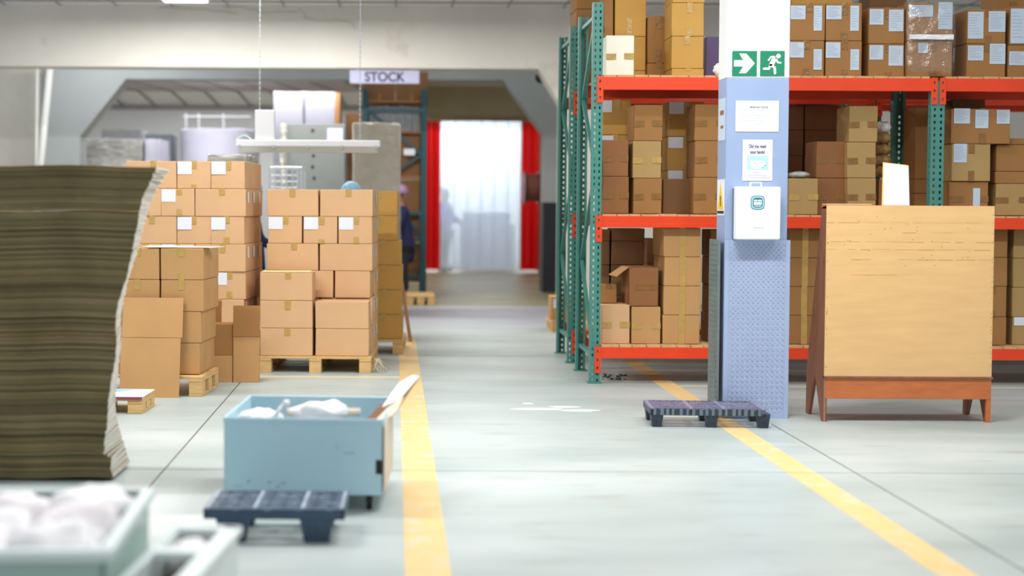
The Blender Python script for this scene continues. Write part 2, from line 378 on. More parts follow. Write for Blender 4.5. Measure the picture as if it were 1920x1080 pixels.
# grey portal behind it
D2 = 24.2
pts = [P(150, 300, D2), P(150, 256, D2), P(236, 148, D2), P(944, 150, D2), P(1020, 252, D2)]
xl, xr = pts[0].x, pts[-1].x
xL = P(84, 300, D2).x; xR = P(1046, 400, D2).x
bm = nb()
prism(bm, [(xL, 0), (xl, 0), (xl, pts[1].z), (pts[2].x, pts[2].z), (pts[3].x, pts[3].z), (xr, pts[4].z), (xr, 1.46), (xR, 1.46), (xR, 4.4), (xL, 4.4)], D2, D2 + 0.5)
portal = struct('wall_portal', bm, WALLG)
bm = nb(); bx(bm, xr - 0.004, xR + 0.004, D2 - 0.004, D2 + 0.504, 0, 1.46)
o = obj('painted_base', bm, NAVYP, portal); o['label'] = 'dark navy painted base of the portal column'
bm = nb(); bx(bm, xR, xR + 0.6, D2 + 0.1, D2 + 0.3, 1.46, 4.4); obj('side_wall_panel', bm, WALLF, portal)
bm = nb(); bx(bm, xR, xR + 0.6, D2 + 0.1, D2 + 0.3, 0, 1.46); obj('side_wall_panel', bm, NAVYP, portal)
bm = nb(); bx(bm, -9, xL + 0.02, D2 + 0.1, D2 + 0.4, 0, 4.4); struct('wall_left_recess', bm, mat('recess_wall', s(205, 202, 192), 0.8, noise=0.06))
# fine cracks running down the lintel
bm = nb()
for (x, y) in ((420, 14), (560, 16), (300, 14)):
    a = P(x, y, D1 - 0.002)
    for k in range(9):
        b = a + Vector((random.uniform(-0.02, 0.22), 0, random.uniform(-0.07, 0.02)))
        bar(bm, a, b, 0.006, 0.002); a = b
obj('hairline_crack', bm, mat('crack_grey', s(150, 142, 128), 0.9), wall_mid)
# pipes at the far left
for nm, pa, pb, r_, lb in (('drain_pipe', (94, 126), (76, 312), 0.055, 'thick white pipe slanting down beside the grey portal at the far left'),
                           ('conduit', (70, 126), (68, 312), 0.022, 'thin white conduit left of the thick slanting pipe')):
    a = P(*pa, 23.8); b = P(*pb, 23.8); d = (b - a); c = b + d * (b.z / -d.z) if d.z else b
    c.z = max(c.z, 0.0)
    bm = nb(); tube(bm, (a.x, 23.8, zl + 0.3), a, r_, 14); tube(bm, a, c, r_, 14)
    tag(obj(nm, bm, mat('white_pipe', s(232, 232, 226), 0.45), smooth=True), lb, 'pipe')
# ceiling over the near hall, with joints, and its lit panel
bm = nb(); bx(bm, -9, 13, 14.5, D1 + 0.45, zc, zc + 0.15); ceil = struct('ceiling', bm, CEIL)
bm = nb()
for i in range(-10, 14): bx(bm, i * 0.8 - 0.01, i * 0.8 + 0.01, 14.5, D1, zc - 0.012, zc)
for j in range(5): bx(bm, -9, 13, 15 + j * 1.5, 15.03 + j * 1.5, zc - 0.02, zc)
obj('ceiling_rib', bm, mat('pale_rib', s(150, 148, 146), 0.7), ceil)
t = thing('ceiling_light', 'bright rectangular light panel on the ceiling above the white lintel', 'ceiling light', (P(354, 3, 21).x, 20.2, zc))
bm = nb(); bx(bm, -0.32, 0.32, -0.6, 0.6, -0.05, 0); obj('housing', bm, WHITE, t)
bm = nb(); bx(bm, -0.29, 0.29, -0.57, 0.57, -0.06, -0.05); obj('diffuser', bm, mat('lit_diffuser', (1, 1, 1), 0.5, emit=((1, 1, 1), 3.0)), t)
# far hall shell
DB = 31.4
bm = nb(); bx(bm, -9, 0.35, D2 + 0.5, 30.0, 3.66, 3.8); struct('ceiling_far', bm, CEILP)
bm = nb(); prism(bm, [(30.0, 3.66), (31.4, 3.44), (31.4, 3.6), (30.0, 3.8)], -9, 0.35, 'x'); sl = struct('ceiling_slope', bm, CEIL)
bm = nb()
for i in range(13):
    x = -8.4 + i * 0.66; bar(bm, (x - 0.03, 29.95, 3.65), (x + 0.12, 31.38, 3.425), 0.035, 0.03, (0, 0, 1))
    bar(bm, (x - 0.5, 27.0, 3.655), (x - 0.03, 29.95, 3.65), 0.03, 0.02, (0, 0, 1))
bx(bm, -9, 0.3, 31.2, 31.38, 3.38, 3.46)
obj('ceiling_rib', bm, mat('mid_rib', s(150, 146, 144), 0.7), sl)
bm = nb(); bx(bm, 0.2, 5, D2 + 0.5, 31.6, 3.98, 4.1); struct('ceiling_passage', bm, CEILP)
bm = nb(); bx(bm, -9, 0.4, DB, DB + 0.2, 0, 3.7); struct('wall_far_left', bm, WALLF)
dx0, dx1, dz0, dz1 = rect(798, 226, 1010, 508, DB)
bm = nb()
bx(bm, 0.4, dx0, DB, DB + 0.2, 0, 4.1); bx(bm, dx1, 5, DB, DB + 0.2, 0, 4.1); bx(bm, dx0, dx1, DB, DB + 0.2, dz1, 4.1)
struct('wall_far', bm, WALLB)
bm = nb(); bx(bm, 0.2, 0.35, 27, DB, 3.3, 4.0); struct('trim_1', bm, WALLB)
bm = nb(); bx(bm, 0.3, 4.0, 30.6, 30.75, 3.86, 3.98); struct('trim_2', bm, WALLF)
bm = nb(); bx(bm, 3.06, 3.2, D2 + 0.5, DB, 0, 4.0); struct('wall_far_right', bm, WALLB)
bm = nb(); bx(bm, 3.052, 3.06, D2 + 0.5, DB, 0, 1.3); obj('dado_panel', bm, mat('brown_dado', s(120, 100, 92), 0.7, noise=0.2), None)['kind'] = 'structure'
bpy.data.objects['dado_panel'].name = 'baseboard_far_right'
bm = nb(); bx(bm, -2, 5, 37, 37.2, 0, 4.1); bx(bm, -2, -1.8, DB + .2, 37, 0, 4.1); bx(bm, 4.8, 5, DB + .2, 37, 0, 4.1); bx(bm, -2, 5, DB + .2, 37, 4.1, 4.2)
struct('wall_dock', bm, mat('dock_wall', s(226, 228, 232), 0.8, noise=0.1))
# strip curtain in the far doorway
t = thing('strip_curtain', 'clear plastic strip curtain between red strips in the far doorway', 'strip curtain', ((dx0 + dx1) / 2, DB - 0.05, 0))
cx = (dx0 + dx1) / 2
bm = nb(); bx(bm, dx0 - cx - 0.03, dx1 - cx + 0.03, -0.02, 0.06, dz1 - 0.02, dz1 + 0.05); obj('curtain_rail', bm, mat('worn_rail', s(170, 150, 110), 0.5), t)
def strip(xa, xb, m, k, nm='strip'):
    bm = nb(); n = 6; w_ = xb - xa
    pts = [(xa - cx + w_ * i / n, 0.035 * math.sin(math.pi * i / n) - 0.012 * (k % 2)) for i in range(n + 1)]
    prism(bm, pts + [(p[0], p[1] + 0.004) for p in reversed(pts)], 0.06, dz1, 'z')
    return obj(nm, bm, m, t)
redL = P(825, 300, DB).x; redR = P(977, 300, DB).x
for k, (a, b) in enumerate(((dx0, (dx0 + redL) / 2 + .02), ((dx0 + redL) / 2, redL + .01), (redR - .01, (redR + dx1) / 2 + .02), ((redR + dx1) / 2, dx1))):
    strip(a, b, REDT, k)['label'] = 'red plastic strip'
n = 6
for k in range(n):
    a = redL + (redR - redL) * k / n; b = redL + (redR - redL) * (k + 1) / n + 0.025
    strip(a, b, PVC, k)
# a few shapes beyond the curtain
bm = nb(); bx(bm, -.6, .6, -.4, .4, 0.0, 1.0); bx(bm, -.55, .5, -.35, .35, 1.0, 1.25)
tag(obj('wrapped_load', bm, mat('pale_load', s(170, 184, 226), 0.6), loc=(2.1, 34.0, 0), bevel=0.02), 'pale wrapped load dimly seen behind the clear strip curtain', 'pallet load')

# ------------------------------------------------------------------ cartons
ROWS = ['topmost', 'second from the top', 'third from the top', 'fourth from the top', 'fifth from the top', 'sixth from the top', 'lowest']
def rowword(i, n):
    if n == 1: return 'single'
    return 'lowest' if i == n - 1 else ROWS[i]
def carton(x0, x1, y0, y1, z0, z1, tone='tan', label='', group=None, tape='v', labels=(), tape_m=None, rotz=0.0, pivot=None,
           bulge=0.004, name='carton', side_labels=(), cat='carton'):
    """one closed carton: body with its tape strips and paper labels as children"""
    w_, d_, h_ = x1 - x0, y1 - y0, z1 - z0
    g = 0.0015
    bm = nb(); bx(bm, -w_ / 2 + g, w_ / 2 - g, -d_ / 2 + g, d_ / 2 - g, 0, h_ - 0.002)
    bmesh.ops.subdivide_edges(bm, edges=bm.edges[:], cuts=3, use_grid_fill=True)
    ba = random.uniform(-0.4, 1) * bulge; bb = random.uniform(-0.4, 1) * bulge; sk = random.uniform(-1, 1) * 0.003
    for v in bm.verts:
        u = v.co.x / w_ * 2; q = v.co.y / d_ * 2; t = v.co.z / h_ * 2 - 1
        if abs(q) > 0.95: v.co.y += math.copysign(ba * max(0, 1 - u * u) * max(0, 1 - t * t), q)
        if abs(u) > 0.95: v.co.x += math.copysign(bb * max(0, 1 - q * q) * max(0, 1 - t * t), u)
        v.co.x += sk * (t + 1) * 0.5
    c = Vector(((x0 + x1) / 2, (y0 + y1) / 2, z0))
    if pivot is not None:
        v = c - Vector((pivot[0], pivot[1], z0)); v.rotate(Matrix.Rotation(rotz, 3, 'Z')); c = v + Vector((pivot[0], pivot[1], z0))
    o = obj(name, bm, K[tone], loc=c, rotz=rotz + random.uniform(-0.008, 0.008), bevel=0.006)
    tag(o, label, cat, group)
    tm = tape_m or (TAPE if tone in ('tan', 'sand', 'gold', 'white', 'olive') else TAPED)
    fy = -d_ / 2 - 0.0012 - max(0, ba)
    if tape:
        bm = nb()
        if tape in ('v', 'vt'):
            tw = 0.024; xo = random.uniform(-0.01, 0.02)
            L = random.uniform(0.22, 0.34) * h_
            bx(bm, xo - tw, xo + tw, fy - 0.0005, fy + 0.003, h_ - L, h_ + 0.0004)
            bx(bm, xo - tw, xo + tw, fy, d_ / 2 - 0.01, h_ - 0.001, h_ + 0.0006)
            if tape == 'v' and random.random() < 0.75:
                b2 = nb(); bx(b2, xo - tw, xo + tw, fy - 0.0005, fy + 0.003, 0.0, random.uniform(0.15, 0.3) * h_)
                obj('packing_tape', b2, tm, o)
        elif tape == 'V':
            bx(bm, -0.024, 0.024, fy - 0.0005, fy + 0.003, 0.0, h_ + 0.0004)
        elif tape == 'h':   # two stubs folding round from the sides
            zc_ = h_ * 0.47
            bx(bm, -w_ / 2 + g, -w_ / 2 + w_ * 0.36, fy, fy + 0.003, zc_ - 0.024, zc_ + 0.024)
            b2 = nb(); bx(b2, w_ / 2 - w_ * 0.36, w_ / 2 - g, fy - 0.0004, fy + 0.003, zc_ - 0.020, zc_ + 0.028)
            obj('packing_tape', b2, tm, o)
        obj('packing_tape', bm, tm, o)
    for (u0, v0, u1, v1, lm) in labels:       # fractions across and down the front face
        bm = nb(); bx(bm, -w_ / 2 + u0 * w_, -w_ / 2 + u1 * w_, fy - 0.0012, fy - 0.0004, h_ * (1 - v1), h_ * (1 - v0))
        l = obj('paper_label', bm, lm, o)
        if lm is PAPERB and (u1 - u0) * w_ > 0.06:
            bm = nb(); n = 8
            for k in range(n):
                zz = h_ * (1 - v0) - (v1 - v0) * h_ * (0.12 + 0.8 * k / n); e = random.uniform(0.5, 0.92)
                bx(bm, -w_ / 2 + (u0 + (u1 - u0) * 0.08) * w_, -w_ / 2 + (u0 + (u1 - u0) * e) * w_, fy - 0.0016, fy - 0.0011, zz - 0.0018, zz + 0.0018)
            obj('printed_lines', bm, GREYINK, l)
    for (u0, v0, u1, v1, lm) in side_labels:  # right-hand side face
        bm = nb(); bx(bm, w_ / 2 + bulge + 0.0004, w_ / 2 + bulge + 0.0016, -d_ / 2 + u0 * d_, -d_ / 2 + u1 * d_, h_ * (1 - v1), h_ * (1 - v0))
        obj('paper_label', bm, lm, o)
    return o
W1L = [(0.02, 0.03, 0.44, 0.48, PAPER)]

# ---- interlocked carton stacks on pallets at the left
def wood_pallet(x, y, w_, d_, h_, rotz, label, m=WOODP, group=None, pivot=None):
    t = thing('wooden_pallet', label, 'pallet', (x, y, 0), rotz, group)
    th = 0.02; n = 6
    bw = d_ / (n * 1.25)
    for k in range(n):
        yy = k * (d_ - bw) / (n - 1)
        bm = nb(); bx(bm, 0, w_, yy, yy + bw, h_ - th, h_); obj('deck_board', bm, m, t, bevel=0.003)
    for k in range(3):
        xx = k * (w_ - 0.1) / 2
        bm = nb(); bx(bm, xx, xx + 0.1, 0, d_, h_ - 2 * th, h_ - th); obj('stringer_board', bm, m, t, bevel=0.003)
        bm = nb(); bx(bm, xx, xx + 0.1, 0, d_, 0, th); obj('bottom_runner', bm, m, t, bevel=0.003)
        for j in range(3):
            yy = j * (d_ - 0.12) / 2
            bm = nb(); bx(bm, xx, xx + 0.1, yy + 0.003, yy + 0.117, th, h_ - 2 * th); obj('block', bm, m, t, bevel=0.004)
    return t

RZ = R(-4.2)
def stack(xr, yf, zb, nrow, rh, first, tone, where, group, deep=0.87, rz=RZ, nskip=()):
    """interlocking stack whose front right bottom corner is (xr, yf); row 0 is the top"""
    a, b = 0.288, 0.432; piv = (xr, yf)
    for r in range(nrow):
        z0 = zb + (nrow - 1 - r) * rh; z1 = z0 + rh
        kind = (first + r) % 2; rw = rowword(r, nrow)
        jx = random.uniform(-0.012, 0.012); jy = random.uniform(-0.008, 0.008)
        def C(x0, x1, y0, y1, what, lab, **k):
            carton(xr + x0 + jx, xr + x1 + jx, yf + y0 + jy, yf + y1 + jy, z0, z1, tone, f'{what} carton in {rw} layer of {where}', group, rotz=rz, pivot=piv, labels=lab, **k)
        sl = [(0.18, 0.10, 0.42, 0.5, PAPER)]
        if kind == 0:   # long box at the left, two end-on boxes at the right
            C(-b - 2 * a, -2 * a, 0, a, 'left long-side', (), tape='vt')
            C(-2 * a, -a, 0, b, 'middle white-labelled', W1L); C(-a, 0, 0, b, 'right-hand white-labelled', W1L)
            C(-a, 0, b + 0.005, 2 * b, 'rear side-face', ())
        else:           # two end-on boxes at the left, long boxes three deep at the right
            C(-b - 2 * a, -b - a, 0, b, 'left end-on', ()); C(-b - a, -b, 0, b, 'middle white-labelled', W1L)
            C(-b, 0, 0, a, 'right-hand long', (), tape='vt', side_labels=sl)
            C(-b, 0, a, 2 * a, 'second-deep right side', (), tape=None, side_labels=sl)
            C(-b, 0, 2 * a, 3 * a, 'third-deep right side', (), tape=None, side_labels=sl)
# tall stack at the left
p = P(459, 353, 12.5)
stack(p.x, 12.5, 0.14, 7, (P(459, 302, 12.5).z - 0.14) / 7, 0, 'tan', 'the tall left stack', 'cartons of the tall left stack')
wood_pallet(p.x - 1.05, 12.48, 1.07, 0.9, 0.138, RZ, 'wooden pallet under the tall left carton stack, mostly hidden', group=None)
# wide middle stack
px_ = P(699, 420, 12.77).x; rh = (P(650, 355, 12.77).z - 0.14) / 6
a3 = 0.29; piv = (px_, 12.77)
for r in range(6):
    z0 = 0.14 + (5 - r) * rh; z1 = z0 + rh; rw = rowword(r, 6); G = 'cartons of the middle stack'
    def C(x0, x1, y0, y1, what, lab, **k):
        carton(px_ + x0, px_ + x1, 12.77 + y0, 12.77 + y1, z0, z1, 'tan', f'{what} carton in {rw} layer of the middle stack', G, rotz=RZ * 0.6, pivot=piv, labels=lab, **k)
    sl = [(0.15, 0.12, 0.4, 0.5, PAPER)]
    if r in (0, 2):
        C(-0.91, -0.465, 0, a3, 'left long', (), tape='vt'); C(-0.455, 0, 0, a3, 'right long', (), tape='vt' if r == 0 else None, side_labels=sl)
        C(-0.45, 0, a3 + .003, 2 * a3, 'second-deep right side', (), tape=None, side_labels=sl); C(-0.45, 0, 2 * a3 + .004, 3 * a3, 'third-deep right side', (), tape=None)
    elif r == 1:
        for k, nm in enumerate(('left', 'middle', 'right')):
            C(-0.90 + k * 0.302, -0.90 + k * 0.302 + 0.293, 0, 0.43, nm + ' white-labelled', W1L)
        C(-0.29, 0, 0.44, 0.87, 'rear side-face', (), side_labels=sl)
    elif r == 3:
        C(-0.64, -0.335, 0, 0.43, 'recessed left', (), tape=None); C(-0.325, -0.02, 0, 0.43, 'right-hand plain', (), tape=None)
        C(-0.30, 0, 0.44, 0.87, 'rear side-face', (), side_labels=sl); C(-0.96, -0.65, 0.02, 0.43, 'hidden left', (), tape=None)
    else:
        for k in range(2):
            C(-0.45, 0, 0.02 + k * 0.42, 0.43 + k * 0.42, ('near', 'far')[k] + ' right side', (), tape=None, side_labels=sl)
        C(-0.92, -0.46, 0.02, 0.43, 'hidden left', (), tape=None)
# front boxes standing before the middle stack
Df = 12.42
for k, (x0, x1, ys, ph) in enumerate(((487, 586, (512, 567, 620, 673), 'left'), (591, 692, (565, 619, 673), 'right'))):
    n = len(ys) - 1; hh = (P(600, ys[0], Df).z - 0.14) / n
    X0 = P(x0, 600, Df).x; X1 = P(x1, 600, Df).x
    for i in range(n):
        carton(X0, X1, Df, Df + 0.29, 0.14 + (n - 1 - i) * hh, 0.14 + (n - i) * hh, 'tan', f'wide {rowword(i, n)} carton in the front {ph} pile of the middle pallet', 'front cartons of the middle stack',
               tape='vt' if ph == 'left' else None, rotz=RZ * 0.5, pivot=(X1, Df), tape_m=TAPE)
z = 0.14 + 3 * ((P(600, 512, Df).z - 0.14) / 3)
bm = nb()
prism(bm, [(-.22, -.1), (.2, -.1), (.24, .08), (-.18, .11)], 0, 0.004, 'z'); prism(bm, [(-.2, -.09), (.19, -.06), (.2, .1), (-.2, .06)], 0.006, 0.010, 'z')
tag(obj('document_folder', bm, mat('pale_yellow_paper', s(236, 226, 160), 0.6), loc=(P(537, 508, Df).x, Df + .13, z + 0.002), bevel=0.001), 'pale yellow papers lying on the front left carton pile', 'papers')
X0 = P(486, 690, 12.42).x; wd = P(696, 690, 12.42).x - X0
wood_pallet(X0, 12.42, wd, 1.2, 0.138, RZ * 0.5, 'pale wooden pallet under the middle carton stack', WOODP)
bm = nb()
random.seed(3)
pp = P(706, 690, 12.5)
for i in range(14):
    a = Vector((pp.x + random.uniform(-.03, .03), 12.5 + random.uniform(-.1, .1), 0.12)); 
    for k in range(5):
        b = a + Vector((random.uniform(-.03, .04), random.uniform(-.03, .03), -0.022)); tube(bm, a, b, 0.0015, 4); a = b
tag(obj('torn_wrap', bm, mat('clear_string', s(220, 205, 170), 0.4)), 'frayed strands of torn wrap hanging off the middle pallet corner', 'wrap')
random.seed(11)
# golden stack behind the middle one
p = P(745, 450, 14.05); rh = (P(730, 358, 14.05).z - 0.14) / 6
for r in range(6):
    z0 = 0.14 + (5 - r) * rh; off = (0, 0, 0.035, 0.045, 0.04, 0.05)[r]; rw = rowword(r, 6)
    for k, (xa, xb) in enumerate(((-0.35, 0), (-0.70, -0.355))):
        carton(p.x + xa + off, p.x + xb + off, 14.05, 14.45, z0, z0 + rh, 'gold' if k == 0 else 'olive', f'golden-brown {("right","left")[k]} carton, {rw} layer of the stack behind the middle one', 'golden cartons behind the middle stack',
               labels=[(0.05, 0.12, 0.2, 0.5, PAPER)] if (k == 0 and r in (3, 5)) else (), tape='vt', rotz=RZ * .5, pivot=(p.x, 14.05))
wood_pallet(p.x - 0.78, 14.03, 0.84, 0.85, 0.138, RZ * .5, 'wooden pallet under the golden-brown stack behind')
# board leaning at its right
X = P(773, 636, 15.3).x; Xt = P(752, 502, 15.3).x; zt = P(752, 502, 15.3).z
bm = nb(); prism(bm, [(X - .035, 0), (X, 0), (Xt, zt), (Xt - .035, zt)], 15.3, 15.95)
tag(obj('leaning_board', bm, mat('board_edge', s(196, 140, 96), 0.7, noise=0.15), bevel=0.003), 'tall narrow wooden board leaning beside the golden-brown carton stack', 'board')

# small stack in front
p = P(383, 600, 10.92); rh = (P(383, 466, 10.92).z - 0.148) / 4; piv = (p.x, 10.92); G = 'cartons of the small front stack'
for r in range(4):
    z0 = 0.15 + (3 - r) * rh; rw = rowword(r, 4)
    offx = (0.0, 0.0, -0.02, -0.03)[r]
    for k in range(3):
        xa = offx - 0.325 - k * 0.33
        if r >= 2 and k == 2: continue
        carton(p.x + xa, p.x + xa + 0.32, 10.92, 11.20, z0, z0 + rh, 'sand', f'{("right-hand","middle","left-hand")[k]} {rw} carton on the front of the small stack', G, rotz=RZ, pivot=piv, tape='v' if r < 2 else None)
    carton(p.x + offx - 0.325, p.x + offx - 0.005, 11.205, 11.5, z0, z0 + rh, 'sand', f'rear {rw} carton on the right side of the small stack', G, rotz=RZ, pivot=piv, tape='v')
wood_pallet(p.x - 0.98, 10.9, 0.98, 0.62, 0.148, RZ, 'wooden pallet under the small carton stack', WOODP)
# papers on it
bm = nb(); prism(bm, [(-.26, -.12), (.22, -.12), (.28, .1), (-.2, .13)], 0, .004, 'z'); prism(bm, [(-.3, -.1), (.0, -.11), (.05, .1), (-.27, .09)], .005, .009, 'z')
tag(obj('loose_papers', bm, PAPER, loc=(P(345, 463, 11).x, 11.06, 0.15 + 4 * rh + 0.003)), 'white papers lying on top of the small front carton stack', 'papers')
# board leaning on small stack
X0 = P(225, 650, 10.8).x; X1 = P(337, 650, 10.8).x; zt = P(280, 559, 10.85).z; zm = P(280, 633, 10.82).z
t = thing('folded_cardboard', 'large flat cardboard sheet leaning against the small carton stack', 'cardboard sheet', ((X0 + X1) / 2, 10.76, 0), RZ * 0.3)
hw = (X1 - X0) / 2
lean = 0.13
bm = nb(); prism(bm, [(0, 0), (0.008, 0), (0.008 + lean * zm / zt, zm - .003), (lean * zm / zt, zm - .003)], -hw, hw, 'x'); obj('lower_panel', bm, K['sand'], t)
bm = nb(); prism(bm, [(lean * zm / zt, zm), (0.008 + lean * zm / zt, zm), (0.008 + lean, zt), (lean, zt)], -hw + .005, hw + .012, 'x'); obj('upper_panel', bm, K['sand'], t)
# standing opened box
c = P(437, 719, 11.7); Rr = P(486, 716, 11.8)
t = thing('opened_carton', 'tall opened carton with raised flap standing right of the small stack', 'carton', (c.x, 11.7, 0), R(4))
h1 = P(436, 608, 11.7).z; h2 = P(440, 631, 11.7).z; h3 = P(440, 573, 11.7).z
bm = nb(); bx(bm, 0, 0.205, 0, 0.22, 0, h2 - .002); obj('right_body', bm, K['sand'], t, bevel=.003)
bm = nb(); bx(bm, 0.0, 0.21, -0.001, 0.006, h2, h3, tilt=('X', R(-2))); obj('raised_flap', bm, K['brown'], t)
bm = nb(); bx(bm, -0.2, -0.004, 0.01, 0.22, 0, P(430, 667, 11.7).z); obj('left_body', bm, K['sand'], t, bevel=.003)
bm = nb(); bx(bm, -0.2, -0.002, 0.012, 0.22, P(430, 667, 11.7).z + .002, h1); obj('left_body', bm, K['brown'], t, bevel=.003)
bm = nb(); bx(bm, -0.2, -0.10, 0.2, 0.21, h1, P(424, 567, 11.7).z); obj('rear_flap', bm, K['brown'], t)
# small pallet with printed sheet
a = PF(268, 775); b = PF(293, 760)
ang = math.atan2(-(b.x - a.x), b.y - a.y) * 0.6
wood_pallet(a.x - 0.6 - 0.02, a.y, 0.62, 0.42, 0.105, ang, 'small pale wooden pallet on the floor beside the flattened carton pile', WOODP)
t = thing('printed_sheet', 'white and light blue sheet lying on the small floor pallet', 'sheet', (a.x - 0.62, a.y, 0.107), ang)
bm = nb(); bx(bm, 0, .62, -.005, .42, 0, .006); obj('board', bm, PAPER, t)
bm = nb(); prism(bm, [(.05, .18), (.36, .18), (.5, .40), (.08, .40)], .006, .0068, 'z'); obj('blue_patch', bm, mat('sky_blue_print', s(140, 200, 226), .5), t)
bm = nb(); bx(bm, 0, .62, -.010, -.004, -.012, .006); obj('red_edge', bm, mat('dull_red_edge', s(150, 60, 74), .6), t)

# ------------------------------------------------------------------ pile of flattened cartons (left foreground)
prof = [(312, 296), (330, 287), (352, 277), (372, 268), (395, 262), (420, 258), (440, 254), (470, 249), (490, 245), (520, 238), (545, 230), (570, 222), (600, 217), (640, 219), (680, 216), (720, 208), (760, 203), (800, 201), (830, 196), (856, 196), (866, 210), (885, 208), (905, 212)]
sidep = [(312, 318), (325, 312), (350, 296), (385, 280), (430, 268), (480, 256), (540, 238), (600, 226), (660, 226), (720, 220), (790, 214), (830, 222), (880, 236), (905, 243)]
def lerp(tab, y):
    if y <= tab[0][0]: return tab[0][1]
    for (a, b), (c_, d_) in zip(tab, tab[1:]):
        if y <= c_: return b + (d_ - b) * (y - a) / (c_ - a)
    return tab[-1][1]
DP = 7.5
ztop = P(150, 312, DP).z; zbot = 0.012; nsh = 118; th = (ztop - zbot) / nsh
random.seed(5)
for i in range(nsh):
    z0 = zbot + i * th; py = HOR + (1.4 - (z0 + th / 2)) * F / DP
    xr_ = P(lerp(prof, py), py, DP).x + random.uniform(-.0025, .0025); xs = P(lerp(sidep, py), py, DP + 0.42).x + random.uniform(-.003, .003)
    fy = DP + random.uniform(-0.005, 0.006) - (0.016 if random.random() < .05 else 0)
    gap = 0.0008 if random.random() < 0.9 else 0.004
    curl = 0.0
    xl_ = -2.35 + random.uniform(-.02, .02)
    bm = nb(); nseg = 8
    top = []; bot = []
    for k in range(nseg + 1):
        u = k / nseg; zz = 0.005 * math.sin(u * 9 + i * 0.02) - curl * (u ** 4) * 0.6 + 0.003
        for (lst, dz) in ((top, th - gap), (bot, 0.0)):
            lst.append((bm.verts.new((xl_ + (xr_ - xl_) * u, fy, z0 + zz + dz)), bm.verts.new((xl_ + (xs - xl_) * u, fy + 0.44, z0 + zz + dz))))
    for k in range(nseg):
        bm.faces.new((top[k][0], top[k + 1][0], top[k + 1][1], top[k][1])); bm.faces.new((bot[k][0], bot[k][1], bot[k + 1][1], bot[k + 1][0]))
        bm.faces.new((bot[k][0], bot[k + 1][0], top[k + 1][0], top[k][0])); bm.faces.new((bot[k][1], top[k][1], top[k + 1][1], bot[k + 1][1]))
    for e in (0, nseg): bm.faces.new((bot[e][0], top[e][0], top[e][1], bot[e][1]))
    o = obj('flattened_carton', bm, random.choice(PILES))
    o.data.materials.append(PILEW)
    for pl in o.data.polygons:
        if pl.normal.x > 0.7: pl.material_index = 1
    tag(o, 'flattened cardboard carton lying in the tall ragged pile at the left', 'cardboard', 'flattened cartons in the tall pile')

# ------------------------------------------------------------------ pallet rack
DR = 11.77
zT = P(1450, 145.5, DR).z; zM = P(1450, 406.5, DR).z; zL = P(1450, 652.5, DR).z
XP = [P(1115.5, 650, DR).x, P(1757, 300, DR).x]; XP.append(XP[1] + (XP[1] - XP[0]))
HP = 3.03; PW = 0.078; PD = 0.07
def post_mesh(h):
    bm = nb()
    cuts = [0, .014, .026, PW - .026, PW - .014, PW]; pitch = 0.05
    n = int(h / pitch)
    def plate(fx, cuts, hole_cols):
        for i in range(n):
            z0 = i * pitch; zz = [z0, z0 + .014, z0 + .036, z0 + pitch]
            for j in range(3):
                for k in range(len(cuts) - 1):
                    if j == 1 and k in hole_cols: continue
                    q = [fx(cuts[k], zz[j]), fx(cuts[k + 1], zz[j]), fx(cuts[k + 1], zz[j + 1]), fx(cuts[k], zz[j + 1])]
                    bm.faces.new([bm.verts.new(v) for v in q])
    plate(lambda c, z: (c - PW / 2, 0, z), cuts, (1, 3))
    c2 = [0, .028, .040, PD]
    plate(lambda c, z: (-PW / 2, c, z), c2, (1,)); plate(lambda c, z: (PW / 2, c, z), c2, (1,))
    plate(lambda c, z: (-PW / 2 + c, PD, z), [0, .018], ()); plate(lambda c, z: (PW / 2 - c, PD, z), [0, .018], ())
    bmesh.ops.remove_doubles(bm, verts=bm.verts, dist=1e-5)
    bmesh.ops.recalc_face_normals(bm, faces=bm.faces)
    me = bpy.data.meshes.new('upright_post'); bm.to_mesh(me); bm.free(); me.materials.append(TEAL)
    return me
POSTM = post_mesh(HP)
POSTS = None
def add_post(t, x, y, flip=False, short=False):
    o = bpy.data.objects.new('upright_post', POSTS if short else POSTM); COL.objects.link(o); o.parent = t; o.location = (x, y, 0)
    if flip: o.rotation_euler = (0, 0, math.pi)
    if short: o.scale = (1.32, 1, 1)
    md = o.modifiers.new('thick', 'SOLIDIFY'); md.thickness = 0.0025; md.offset = 0
    bm = nb(); bx(bm, -.055, .055, -.02, .09, 0, .008); f = obj('foot_plate', bm, TEAL, o); return o
POSTS = post_mesh(zT + 0.01)
